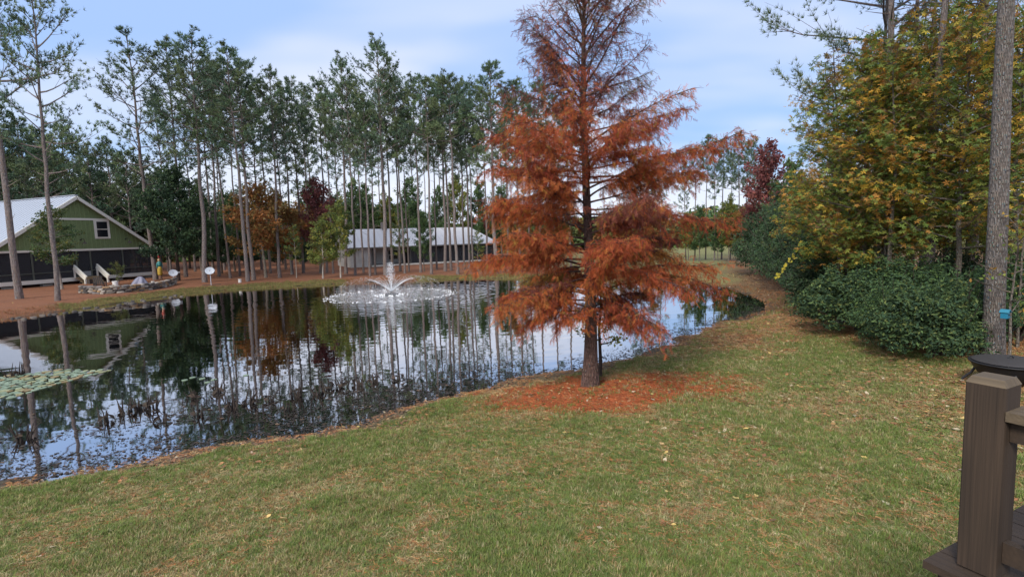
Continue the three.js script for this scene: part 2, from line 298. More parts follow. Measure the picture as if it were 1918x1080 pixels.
function leafyGeo(seed, o) { // {h, r, cb, rad, limbs, leaves, size, pal, kind, stems, asp, lean}
  const R = mulberry(seed), tr = new Geo(), cr = new Geo(), stems = o.stems || 1;
  const limbs = [];
  for (let s = 0; s < stems; s++) {
    const a0 = R() * 6.28, off = stems > 1 ? 0.16 + R() * 0.15 : 0, path = [V3(Math.cos(a0) * off, -0.3, Math.sin(a0) * off)]; let wx = path[0].x, wz = path[0].z; const hh = o.h * (s ? 0.65 + 0.3 * R() : 0.97), dx = (stems > 1 ? Math.cos(a0) * 0.05 * o.h : 0) + (o.lean || 0) * o.h, dz = stems > 1 ? Math.sin(a0) * 0.05 * o.h : 0;
    for (let k = 1; k <= 8; k++) { wx += (R() - 0.5) * 0.035 * o.h / 2 + dx / 8; wz += (R() - 0.5) * 0.035 * o.h / 2 + dz / 8; path.push(V3(wx, hh * k / 8, wz)); }
    tr.tube(path, path.map((_, k) => o.r * (s ? 0.7 : 1) * (k === 0 ? 1.3 : 1) * (1 - 0.9 * k / 8)), 7);
    const nl = Math.round(o.limbs / stems);
    for (let l = 0; l < nl; l++) {
      const p = (l + R()) / nl, t = lerp(o.cb, 0.97, p), f = pathAt(path, t), a = l * 2.4 + R() * 1.2, el = lerp(0.15, 0.9, p) + (R() - 0.5) * 0.5;
      const prof = o.conic ? 1 - 0.8 * p : (0.55 + 0.45 * Math.sin(Math.PI * (0.2 + 0.75 * p))) * (1 - 0.4 * p * p), len = o.rad * prof * (0.6 + 0.5 * R());
      const lp = limbPath(f, V3(Math.cos(a) * Math.cos(el), Math.sin(el), Math.sin(a) * Math.cos(el)), len, R, 5, o.droop || 0.1, 0.14);
      tr.tube(lp, taper(5, Math.min(o.r * 0.45, 0.012 + len * 0.012), 0.005), 4); limbs.push([lp, len, a]);
      const ns = 3 + Math.floor(len * 1.5);
      for (let q = 0; q < ns; q++) { const u = 0.25 + 0.7 * R(), sa = a + (R() - 0.5) * 2.6, sp = limbPath(pathAt(lp, u), V3(Math.cos(sa), (R() - 0.2) * 0.8, Math.sin(sa)).normalize(), len * (0.2 + 0.25 * R()), R, 3, 0.05, 0.18); tr.tube(sp, taper(3, 0.011, 0.004), 3); limbs.push([sp, len * 0.3, sa]); }
    }
  }
  const tot = limbs.reduce((s, l) => s + l[1], 0);
  for (const [lp, len] of limbs) {
    const n = Math.round(o.leaves * len / tot), c0 = vary(R, pick(R, o.pal), 0.2);
    for (let k = 0; k < n; k++) {
      const q = pathAt(lp, 0.15 + 0.9 * R()).add(randDir(R).multiplyScalar((o.fluff || 0.22) * Math.sqrt(R()))), c = vary(R, R() < 0.7 ? c0 : pick(R, o.pal), 0.25);
      if (o.kind === 'star') starLeaf(cr, R, q, o.size, c); else diamond(cr, R, q, o.size, c, null, o.asp || 0.55);
    }
  }
  return { trunk: tr.build(), crown: cr.build() };
}
function shrubGeo(seed, o) { // {rx, ry, rz, leaves, size, pal}: a mounded evergreen with many stems
  const R = mulberry(seed), tr = new Geo(), cr = new Geo();
  for (let s = 0; s < 9; s++) { const a = R() * 6.28, lp = limbPath(V3(Math.cos(a) * 0.15, -0.2, Math.sin(a) * 0.15), V3(Math.cos(a) * 0.6 * o.rx, o.ry, Math.sin(a) * 0.6 * o.rz).normalize(), o.ry * (1.0 + 0.5 * R()), R, 5, 0.1, 0.15); tr.tube(lp, taper(5, 0.03, 0.006), 4); }
  const lumps = []; for (let k = 0; k < (o.lumps || 26); k++) { const d = randDir(R); d.y = Math.abs(d.y) * 1.1 - 0.12; const m = 0.4 + 0.68 * R(); lumps.push([d.x * o.rx * m, o.ry * (0.42 + 0.55 * d.y * m), d.z * o.rz * m, (0.13 + 0.2 * R()) * Math.min(o.rx, o.ry)]); }
  for (let k = 0; k < o.leaves; k++) {
    const [lx, ly, lz, lr] = pick(R, lumps), d = randDir(R), m = Math.pow(R(), 0.3) * lr * (1 + 0.25 * (R() - 0.3)), p = V3(lx + d.x * m * 1.25, Math.max(0.03, ly + d.y * m), lz + d.z * m * 1.25);
    if (R() < 0.32) { const sh = hash(k % 240, seed, 5) * 6.28, su = 0.15 + 0.85 * hash(k % 240, seed, 6), sx = Math.cos(sh), sz = Math.sin(sh), f = Math.pow(R(), 0.8); p.set(sx * o.rx * (0.55 + 0.6 * f) * (0.4 + 0.6 * (1 - su)), o.ry * su * (0.75 + 0.5 * f), sz * o.rz * (0.55 + 0.6 * f) * (0.4 + 0.6 * (1 - su))).add(randDir(R).multiplyScalar(0.07 * o.ry / 2)); }
    const n = d.clone().add(randDir(R).multiplyScalar(0.9)); n.y += 0.4; diamond(cr, R, p, o.size, vary(R, pick(R, o.pal), 0.3), n.normalize(), o.asp || 0.45);
  }
  return { trunk: tr.build(), crown: cr.build() };
}
function plant(name, label, category, geo, bark, leaf, pos, turn, scale, group) {
  const t = thing(name, label, category, pos, turn, group); if (Array.isArray(scale)) t.scale.set(...scale); else t.scale.setScalar(scale);
  part('trunk', geo.trunk, bark, t); part('crown', geo.crown, leaf, t); return t;
}

// ---------------------------------------------------------------- the bald cypress
{
  const R = mulberry(777), HT = 12.4, t = thing('bald_cypress', 'rust-orange bald cypress standing alone at the near edge of the pond', 'tree', [CYP.x, CYP.y, CYP.z]);
  const path = [], rad = []; const N = 26;
  for (let k = 0; k <= N; k++) { const y = -0.3 + (HT + 0.3) * k / N, u = Math.max(0, y) / HT; path.push(V3(0.05 * Math.sin(y * 0.7) + 0.015 * y * 0, y, 0.04 * Math.sin(y * 0.9 + 1))); rad.push(0.15 * Math.pow(1 - u, 1.3) + 0.012 + 0.10 * Math.exp(-Math.max(0, y) / 0.5)); }
  const tr = new Geo(); tr.tube(path, rad, 20, null, (k, s) => 1 + (s < 5 ? 0.11 * (1 - s / 5) * Math.sin(k / 20 * 6.283 * 6 + s * 0.5) : 0) + 0.03 * Math.sin(k * 2.1 + s * 0.3));
  part('trunk', tr.build(), M.cypressBark, t);
  const mats = [], cols = [], sprayQ = new THREE.Quaternion(), m4 = new THREE.Matrix4(), Y = V3(0, 1, 0);
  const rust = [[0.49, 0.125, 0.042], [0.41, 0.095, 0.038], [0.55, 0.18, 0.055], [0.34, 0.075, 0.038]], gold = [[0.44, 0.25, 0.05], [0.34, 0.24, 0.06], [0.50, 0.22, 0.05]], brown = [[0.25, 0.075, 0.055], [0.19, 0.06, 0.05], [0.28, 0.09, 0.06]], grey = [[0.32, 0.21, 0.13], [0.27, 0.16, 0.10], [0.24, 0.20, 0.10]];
  function spray(p, dir, size, col) { sprayQ.setFromUnitVectors(Y, dir); const q2 = new THREE.Quaternion().setFromAxisAngle(dir, R() * 6.28); m4.compose(p, q2.multiply(sprayQ), V3(size, size, size)); mats.push(m4.clone()); cols.push(col); }
  const NB = 168;
  for (let b = 0; b < NB; b++) {
    const u = Math.pow((b + R() * 0.9) / NB, 1.22), y = lerp(1.8, HT - 0.15, u), a = b * 2.39996 + R() * 0.8, f = pathAt(path, (y + 0.3) / (HT + 0.3));
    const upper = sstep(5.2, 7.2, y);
    let len = (y < 2.5 ? lerp(1.5, 2.9, (y - 1.8) / 0.7) : y < 6 ? lerp(2.95, 2.75, (y - 2.4) / 3.6) : lerp(2.7, 1.45, (y - 6) / 4.0)) * (0.6 + 0.5 * R());
    if (y > 10) len *= Math.max(0.12, 1 - 0.36 * (y - 10));
    len *= 1.06 + lerp(0.07, 0.16, upper) * Math.cos(a) * (1 - upper * 0.3);
    const el = y < 3 ? 0.14 : lerp(0.12, 0.95, sstep(3, 9.5, y)); const e2 = el + (R() - 0.5) * 0.55;
    const dir = V3(Math.cos(a) * Math.cos(e2), Math.sin(e2), Math.sin(a) * Math.cos(e2)), lp = limbPath(f, dir, len, R, 9, lerp(-0.36, 0.10, sstep(2, 7, y)), 0.10);
    const br = new Geo(), r0 = lerp(0.034, 0.020, u) * (0.7 + 0.5 * R()); br.tube(lp, taper(9, r0, 0.004, 0.8), 5);
    const cool = R(), pal = upper > 0.5 ? (cool < 0.7 ? brown : cool < 0.78 ? rust : grey) : (cool < 0.76 ? rust : cool < 0.86 ? gold : brown);  // upper palette browner: part leaf colour, part backlit darkening put into the colour
    const dens = lerp(0.52, 0.20, upper) * (0.65 + 0.7 * R()), nt = Math.round(len * lerp(27, 21, upper));
    const bc = pick(R, pal);
    for (let k = 0; k < nt; k++) {
      const v = lerp(0.27, 1, (k + R()) / nt), q = pathAt(lp, v), fw = pathAt(lp, Math.min(1, v + 0.08)).sub(pathAt(lp, Math.max(0, v - 0.08))).normalize();
      const side = V3(-fw.z, 0, fw.x).normalize().multiplyScalar(k % 2 ? 1 : -1), td = fw.clone().multiplyScalar(0.7).add(side.multiplyScalar(0.25 + 0.8 * R())).add(V3(0, (R() - 0.6) * 1.15, 0)).add(randDir(R).multiplyScalar(0.25)).normalize(), tl = (0.18 + 0.75 * R() * R() + 0.2 * R()) * (1.15 - 0.5 * v) * lerp(1.1, 0.95, upper);
      const tp = limbPath(q, td, tl, R, 4, -0.55, 0.12); br.tube(tp, taper(4, 0.007, 0.002), 3);
      const ns = Math.round(tl * 56 * dens * (0.6 + 0.7 * R()));
      for (let s = 0; s < ns; s++) {
        const w = 0.1 + 0.95 * R(), sp = pathAt(tp, w).add(randDir(R).multiplyScalar(0.05)), sd2 = td.clone().multiplyScalar(0.5).add(randDir(R).multiplyScalar(0.75)).add(V3(0, -0.75, 0)).normalize();
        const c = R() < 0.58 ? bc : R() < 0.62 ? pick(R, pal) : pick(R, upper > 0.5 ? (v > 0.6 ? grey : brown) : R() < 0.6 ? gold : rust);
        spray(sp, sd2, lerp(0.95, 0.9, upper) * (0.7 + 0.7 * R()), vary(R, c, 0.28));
      }
    }
    part('branch', br.build(), M.cypressBark, t);
  }
  const sg = new Geo(); { const rr = mulberry(5); // one feathery branchlet, 13 cm
    for (let k = 0; k < 8; k++) { const y = 0.012 + k * 0.015, s = k % 2 ? 1 : -1, L = 0.042 * (1 - 0.06 * k) + 0.008 * rr(), z = (rr() - 0.5) * 0.02; sg.tri([0, y - 0.0045, 0], [0, y + 0.0045, 0], [s * L, y + L * 0.55, z]); }
    sg.tri([-0.003, 0, 0], [0.003, 0, 0], [0, 0.15, 0]); sg.tri([0, 0, -0.004], [0, 0, 0.004], [0, 0.14, 0.01]); }
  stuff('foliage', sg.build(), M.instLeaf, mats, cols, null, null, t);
  console.log('cypress sprays', mats.length);
  // round dark seed cones hanging in the crown
  const cone = new THREE.IcosahedronGeometry(0.022, 1), cm = std([0.05, 0.03, 0.025]);
  for (let k = 0; k < 14; k++) { const p = mats[Math.floor((0.55 + 0.4 * R()) * mats.length)].elements; part('cone', cone, cm, t, [p[12], p[13] - 0.04, p[14]]); }
}
{ // the slim tree growing just behind the cypress
  const p = ground(1123, 706);
  const g = leafyGeo(31, { h: 3.6, r: 0.055, cb: 0.22, rad: 0.75, limbs: 16, leaves: 900, size: 0.10, pal: [[0.26, 0.27, 0.05], [0.18, 0.22, 0.05], [0.34, 0.28, 0.06]], fluff: 0.16, lean: 0.03 });
  plant('sapling', 'slim dark-stemmed sapling with yellow-green leaves close behind the cypress trunk', 'sapling', g, M.darkBark, M.leaf, [p.x, p.y, p.z], 0.5, 1);
}

// ---------------------------------------------------------------- pines across the pond
const pineKinds = [
  pineGeo(11, { h: 20, r: 0.17, cb: 0.58, rad: 2.80, nb: 42, tufts: 24, len: 0.27, wid: 0.05, needles: 7 }),
  pineGeo(12, { h: 20, r: 0.15, cb: 0.52, rad: 2.35, nb: 44, tufts: 20, len: 0.26, wid: 0.05, needles: 7, stubs: 9 }),
  pineGeo(13, { h: 20, r: 0.19, cb: 0.48, rad: 3.36, nb: 46, tufts: 26, len: 0.28, wid: 0.05, needles: 7, stubs: 8 }),
  pineGeo(14, { h: 20, r: 0.14, cb: 0.62, rad: 2.24, nb: 38, tufts: 22, len: 0.26, wid: 0.05, needles: 7, stubs: 10 }),
  pineGeo(15, { h: 20, r: 0.16, cb: 0.44, rad: 2.58, nb: 50, tufts: 20, len: 0.26, wid: 0.05, needles: 7 }),
  pineGeo(16, { h: 20, r: 0.15, cb: 0.66, rad: 2.91, nb: 36, tufts: 28, len: 0.27, wid: 0.05, needles: 7, stubs: 12 }),
  pineGeo(17, { h: 20, r: 0.20, cb: 0.40, rad: 4.03, nb: 34, tufts: 26, len: 0.29, wid: 0.05, needles: 7, bend: 1.5 }),
  pineGeo(18, { h: 14, r: 0.17, cb: 0.20, rad: 2.91, nb: 46, tufts: 24, len: 0.29, wid: 0.06, needles: 7 }),
  pineGeo(19, { h: 14, r: 0.15, cb: 0.30, rad: 3.25, nb: 40, tufts: 28, len: 0.29, wid: 0.06, needles: 7 }),
];
const pineH = [20, 20, 20, 20, 20, 20, 20, 14, 14];
const pines = [];
function addPine(px, py, top, kind, thick = 1, label) { let p = ground(px, py); if (p.z < -63 && px > 560 && px < 1000) { p = at(px, 480, 90 + (px * 7 % 13)); p.y = H(p.x, p.z); } const h = heightAt(p.x, p.z, top) - p.y; pines.push({ px, p, h, kind, thick, label }); }
// nearest ones round the green house
addPine(36, 559, -330, 6, 0.55, 'thick pine trunk nearest the left frame edge, in front of the porch'); addPine(107, 563, -60, 6, 0.6, 'tall leaning pine on the left bank before the green house, branches high'); addPine(291, 524, 62, 6, 0.92, 'leaning pine at the right corner of the green house porch');
for (const [x, y, top, k, th] of [
  [383, 528, 60, 2, 1.05], [348, 518, 78, 0, 0.9], [410, 517, 105, 1, 0.85], [431, 521, 125, 3, 0.8], [464, 527, 88, 0, 1.05], [475, 524, 110, 2, 0.9], [449, 516, 150, 3, 0.7], [398, 512, 140, 5, 0.9], [524, 520, 128, 1, 1.1], [506, 512, 150, 5, 0.8],
  [547, 513, 160, 0, 0.75], [568, 511, 142, 4, 0.8], [590, 509, 165, 1, 0.75], [612, 511, 150, 5, 0.85], [624, 512, 175, 3, 0.8], [648, 513, 108, 2, 0.72], [665, 516, 150, 5, 0.8], [681, 511, 170, 3, 0.75], [693, 517, 180, 1, 0.9], [703, 515, 190, 3, 0.85], [722, 515, 78, 2, 0.9],
  [735, 506, 135, 0, 0.7], [749, 508, 150, 5, 0.75], [758, 512, 138, 1, 0.7], [766, 509, 200, 3, 0.7], [788, 510, 140, 0, 0.75], [808, 513, 146, 5, 0.95], [818, 505, 180, 3, 0.7], [834, 508, 138, 2, 0.8], [845, 507, 150, 0, 0.8], [858, 513, 140, 5, 1.2], [870, 504, 165, 1, 0.7], [886, 507, 190, 3, 0.8],
  [880, 505, 150, 0, 0.7], [912, 506, 170, 5, 0.7], [930, 511, 118, 2, 1.2], [952, 506, 165, 1, 0.8], [975, 508, 148, 0, 0.9], [992, 505, 180, 3, 0.7], [1010, 508, 155, 5, 0.9], [1040, 506, 175, 1, 0.8], [1070, 505, 190, 0, 0.8],
  [320, 512, 170, 4, 0.7], [365, 508, 190, 4, 0.7], [420, 506, 210, 4, 0.7], [490, 505, 170, 4, 0.8], [535, 504, 190, 4, 0.75], [580, 503, 200, 4, 0.7], [640, 503, 190, 4, 0.65], [672, 501, 215, 0, 0.6], [716, 500, 210, 1, 0.6], [778, 499, 205, 4, 0.6], [800, 498, 230, 3, 0.6], [826, 497, 210, 0, 0.6], [865, 498, 235, 4, 0.6], [900, 498, 215, 1, 0.6], [940, 498, 220, 4, 0.6], [985, 497, 230, 4, 0.7],
  [1302, 488, 275, 5, 0.7], [1322, 486, 252, 3, 0.7], [1338, 488, 262, 1, 0.7], [1352, 486, 258, 0, 0.7], [1368, 488, 285, 5, 0.6], [1383, 489, 248, 1, 0.8], [1396, 486, 262, 3, 0.7], [1412, 487, 255, 4, 0.7], [1430, 487, 275, 0, 0.7], [1285, 487, 300, 4, 0.7], [1240, 489, 290, 4, 0.7], [1200, 490, 300, 2, 0.7],
]) addPine(x, y, top, k, th);
// shorter, bushier pines behind the green house
for (const [x, d, top, k] of [[-60, 66, 160, 7], [10, 70, 215, 8], [60, 74, 225, 7], [105, 66, 250, 8], [140, 78, 235, 7], [182, 72, 300, 8], [215, 76, 268, 7], [250, 70, 290, 8], [278, 80, 300, 7], [312, 74, 330, 8], [345, 84, 340, 7], [380, 78, 350, 8], [-10, 84, 240, 8], [85, 88, 270, 8], [165, 90, 280, 8], [232, 92, 310, 7], [300, 94, 330, 8], [420, 88, 370, 7], [455, 92, 360, 8]]) {
  const q = at(x, 480, d), h = heightAt(q.x, q.z, top); pines.push({ px: x, p: V3(q.x, H(q.x, q.z), q.z), h, kind: k, thick: 1, bushy: true });
}
{
  const R = mulberry(99); let nb = 0; pines.sort((a, b) => a.px - b.px);
  for (const t of pines) {
    const s = t.h / pineH[t.kind];
    const label = t.label || (t.bushy ? `bushy dark pine behind the green house, ${ordinal(++nb)} from the left` : null);
    t.lab = label; t.s = s; t.turn = R() * 6.28;
  }
  let k = 0, f = 0;
  for (const t of pines) {
    const label = t.label || (t.bushy ? t.lab : t.px > 1150 ? `slender far pine beyond the lawn right of the cypress, ${ordinal(++f)} from the left` : `tall slim pine in the stand across the pond, ${ordinal(++k)} trunk from the left`);
    const w = t.s * t.thick; plant('pine_tree', label, 'pine tree', pineKinds[t.kind], M.pineBark, M.needles, [t.p.x, t.p.y, t.p.z], t.turn, [lerp(w, t.s, 0.35), t.s, lerp(w, t.s, 0.35)], t.bushy ? 'bushy pines behind the green house' : 'tall pines across the pond').rotation.set((R() - 0.5) * 0.05, t.turn, (R() - 0.5) * 0.05);
  }
}
// ---------------------------------------------------------------- understory trees on the far bank
const pals = {
  orange: [[0.36, 0.15, 0.045], [0.30, 0.14, 0.05], [0.26, 0.17, 0.05], [0.30, 0.20, 0.07]], burgundy: [[0.21, 0.07, 0.07], [0.17, 0.06, 0.06], [0.25, 0.085, 0.07]], yellow: [[0.24, 0.26, 0.055], [0.18, 0.22, 0.05], [0.32, 0.28, 0.06]], olive: [[0.12, 0.15, 0.045], [0.09, 0.13, 0.04], [0.17, 0.17, 0.045]],
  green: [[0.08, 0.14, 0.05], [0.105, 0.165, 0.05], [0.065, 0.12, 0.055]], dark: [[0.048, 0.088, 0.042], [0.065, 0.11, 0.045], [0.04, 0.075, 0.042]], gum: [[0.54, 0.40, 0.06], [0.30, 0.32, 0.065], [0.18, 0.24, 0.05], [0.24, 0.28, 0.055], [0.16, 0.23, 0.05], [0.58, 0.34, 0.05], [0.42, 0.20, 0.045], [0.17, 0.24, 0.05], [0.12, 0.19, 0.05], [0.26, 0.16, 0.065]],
};
const under = {
  orange: leafyGeo(41, { h: 8, r: 0.11, cb: 0.25, rad: 2.6, limbs: 26, leaves: 5200, size: 0.24, pal: pals.orange, fluff: 0.4 }),
  burgundy: leafyGeo(42, { h: 8, r: 0.10, cb: 0.35, rad: 2.2, limbs: 24, leaves: 4200, size: 0.22, pal: pals.burgundy, fluff: 0.38 }),
  yellow: leafyGeo(43, { h: 8, r: 0.09, cb: 0.22, rad: 2.2, limbs: 26, leaves: 4600, size: 0.23, pal: [...pals.yellow, ...pals.olive], fluff: 0.36 }),
  green: leafyGeo(44, { h: 8, r: 0.10, cb: 0.22, rad: 2.3, limbs: 28, leaves: 5200, size: 0.22, pal: pals.green, fluff: 0.36 }),
  dark: leafyGeo(45, { h: 8, r: 0.13, cb: 0.20, rad: 3.0, limbs: 34, leaves: 8000, size: 0.24, pal: pals.dark, fluff: 0.42 }),
  sparse: leafyGeo(46, { h: 8, r: 0.07, cb: 0.3, rad: 1.8, limbs: 20, leaves: 1500, size: 0.22, pal: [...pals.yellow, ...pals.green], fluff: 0.3 }),
};
for (const [kind, px, py, top, wide, bark, label] of [
  ['orange', 498, 520, 342, 1.15, 'greyBark', 'orange-brown leafed tree among the pines, left of the burgundy tree'],
  ['burgundy', 600, 512, 338, 1.1, 'greyBark', 'burgundy-leafed tree among the pines behind the yellow-green saplings'],
  ['orange', 546, 514, 385, 1.0, 'paleBark', 'low olive and orange tree between the orange tree and burgundy tree'],
  ['yellow', 605, 525, 405, 1.15, 'paleBark', 'yellow-green pale-stemmed tree on the far bank below the burgundy tree'],
  ['yellow', 638, 522, 372, 0.9, 'paleBark', 'yellow-green tree on the far bank just left of the white house'],
  ['sparse', 555, 520, 420, 1.0, 'paleBark', 'thin pale-stemmed sapling between two autumn trees on far bank'],
  ['green', 705, 508, 405, 0.6, 'greyBark', 'green understory tree before the left half of the far roof'],
  ['green', 795, 508, 398, 0.8, 'greyBark', 'green understory tree hiding the middle of the far house roof'],
  ['sparse', 752, 508, 405, 0.9, 'greyBark', 'olive understory tree behind the fountain plume'],
  ['sparse', 896, 506, 430, 1.0, 'paleBark', 'pale-stemmed sparse sapling before the right end of the far porch'],
  ['burgundy', 915, 500, 395, 0.6, 'greyBark', 'small reddish tree past the right end of the far house'],
  ['orange', 965, 503, 385, 0.8, 'greyBark', 'orange understory tree partly hidden left behind the cypress'],
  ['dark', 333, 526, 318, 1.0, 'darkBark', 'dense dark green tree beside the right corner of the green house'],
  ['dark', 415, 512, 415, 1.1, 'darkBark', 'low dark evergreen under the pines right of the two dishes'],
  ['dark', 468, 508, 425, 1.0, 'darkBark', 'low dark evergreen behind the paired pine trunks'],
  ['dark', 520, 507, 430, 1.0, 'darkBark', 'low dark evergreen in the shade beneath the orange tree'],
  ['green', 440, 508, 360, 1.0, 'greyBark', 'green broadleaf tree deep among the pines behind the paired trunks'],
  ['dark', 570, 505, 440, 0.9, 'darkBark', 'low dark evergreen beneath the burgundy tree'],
  ['green', 378, 507, 350, 1.0, 'greyBark', 'green broadleaf tree among pines, right of the dense dark tree'],
  ['burgundy', 1440, 500, 268, 0.95, 'greyBark', 'tall burgundy tree at the far end of the right-hand wood'],
  ['burgundy', 1405, 492, 370, 0.9, 'greyBark', 'small burgundy tree before the far pines right of the cypress'],
  ['orange', 1385, 490, 395, 0.9, 'greyBark', 'low orange tree beyond the far lawn right of the cypress'],
  ['green', 1345, 488, 410, 0.9, 'greyBark', 'low green tree at the back of the far lawn'],
  ['olive', 1290, 488, 400, 0.9, 'greyBark', 'low olive tree behind the right edge of the cypress'],
  ['orange', 1225, 488, 405, 1.0, 'greyBark', 'low autumn tree hidden behind the cypress crown'],
  ['green', 690, 497, 345, 0.8, 'greyBark', 'mid-height green tree behind the paired pines left of the fountain'],
  ['olive', 728, 495, 360, 0.8, 'greyBark', 'mid-height olive tree behind the far house chimney'],
  ['green', 770, 496, 335, 0.8, 'greyBark', 'mid-height green tree behind the far house roof, right of the fountain'],
  ['green', 825, 496, 350, 0.8, 'greyBark', 'mid-height green tree behind the middle of the far roof'],
  ['olive', 862, 495, 330, 0.8, 'greyBark', 'mid-height olive tree behind the right half of the far roof'],
  ['green', 900, 495, 340, 0.8, 'greyBark', 'mid-height green tree behind the right end of the far roof'],
  ['green', 940, 496, 350, 0.9, 'greyBark', 'mid-height green tree left behind the cypress crown'],
  ['dark', 655, 500, 380, 0.8, 'greyBark', 'dark tree behind the white end wall of the far house'],
  ['dark', 30, 510, 290, 1.0, 'darkBark', 'dark broad tree behind the roof of the green house'],
  ['dark', 205, 506, 330, 1.0, 'darkBark', 'dark broad tree behind the right slope of the green roof'],
  ['dark', 265, 506, 345, 1.0, 'darkBark', 'dark broad tree behind the right eave of the green house'],
  ['green', 300, 505, 360, 1.0, 'darkBark', 'green broad tree behind the dense dark tree'],
  ['dark', 355, 503, 385, 1.0, 'darkBark', 'dark broad tree in the gap right of the dense dark tree'],
  ['dark', 120, 508, 300, 1.0, 'darkBark', 'dark broad tree behind the ridge of the green house'],
  ['green', 1310, 489, 385, 0.9, 'greyBark', 'low green tree at the right fringe of the cypress'],
  ['olive', 1365, 490, 370, 0.9, 'greyBark', 'low olive tree under the far slender pines'],
  ['dark', 1425, 494, 385, 1.0, 'darkBark', 'dark tree behind the burgundy trees'],
  ['green', 1460, 497, 350, 0.9, 'greyBark', 'green tree behind the tall burgundy tree'],
  ['green', 1480, 505, 300, 0.9, 'greyBark', 'green tree beside the tall burgundy tree at the wood edge'],
]) {
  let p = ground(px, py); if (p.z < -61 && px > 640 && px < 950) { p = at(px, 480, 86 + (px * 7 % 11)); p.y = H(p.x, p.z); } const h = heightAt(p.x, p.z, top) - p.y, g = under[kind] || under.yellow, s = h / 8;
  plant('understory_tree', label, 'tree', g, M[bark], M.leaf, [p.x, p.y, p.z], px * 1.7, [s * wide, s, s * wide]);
}
{ // small tree in front of the green porch, pale stem
  const p = ground(115, 541), h = heightAt(p.x, p.z, 385) - p.y;
  plant('porch_tree', 'small green tree with a pale stem in front of the green gable', 'tree', leafyGeo(51, { h: 7.5, r: 0.13, cb: 0.28, rad: 2.1, limbs: 26, leaves: 3000, size: 0.2, pal: [...pals.green, ...pals.olive], fluff: 0.34 }), M.paleBark, M.leaf, [p.x, p.y, p.z], 1, [h / 7.5, h / 7.5, h / 7.5]);
}
{ // trees filling the depth of the stand behind the far bank
  const R = mulberry(161); let n = 0;
  for (let px = 385; px < 1010; px += 27) { const d = 82 + R() * 20, q = at(px + R() * 14, 480, d), y = H(q.x, q.z), top = (px < 660 ? 335 : 375) + R() * 50, h = heightAt(q.x, q.z, top) - y, s = h / 8, kind = pick(R, px < 660 ? ['dark', 'green', 'green', 'orange'] : ['green', 'yellow', 'sparse', 'green']);
    plant('understory_tree', `leafy mid-height tree deep behind the pine trunks across the pond, ${ordinal(++n)} from the left`, 'tree', under[kind], M.greyBark, M.leaf, [q.x, y, q.z], px, [s * 0.9, s, s * 0.9], 'trees deep behind the pine stand'); }
}
{ // far-off woods closing the horizon
  const R = mulberry(61), g = new Geo(); for (let k = 0; k < 14; k++) diamond(g, R, randDir(R).multiplyScalar(0.7), 0.9, null, null, 0.6);
  const mats = [], cols = [], m4 = new THREE.Matrix4(), e = new THREE.Euler();
  for (let k = 0; k < 11000; k++) {
    const a = -1.05 + 2.0 * R(), d = 112 + R() * 26, x = Math.tan(a * 0.9) * d, z = -d, hh = 3.0 + 2.6 * fbm(x * 0.08, 3, 7, 3) + (x > 45 ? 4.5 : x < -22 ? 6 : 1.8), y = R() * hh, s = 0.7 + 0.7 * R();
    m4.makeRotationFromEuler(e.set(R() * 6, R() * 6, R() * 6)).scale(V3(s, s, s)).setPosition(x, y + H(x, z), z); mats.push(m4.clone());
    const n = fbm(x * 0.1, 9, 17, 2); cols.push(vary(R, R() < 0.12 ? pick(R, pals.orange) : n > 0.55 ? pick(R, pals.olive) : pick(R, pals.green), 0.3));
  }
  stuff('far_woods', g.build(), M.litter, mats, cols, 'low line of far woods closing the view beyond the houses', 'woods');
}

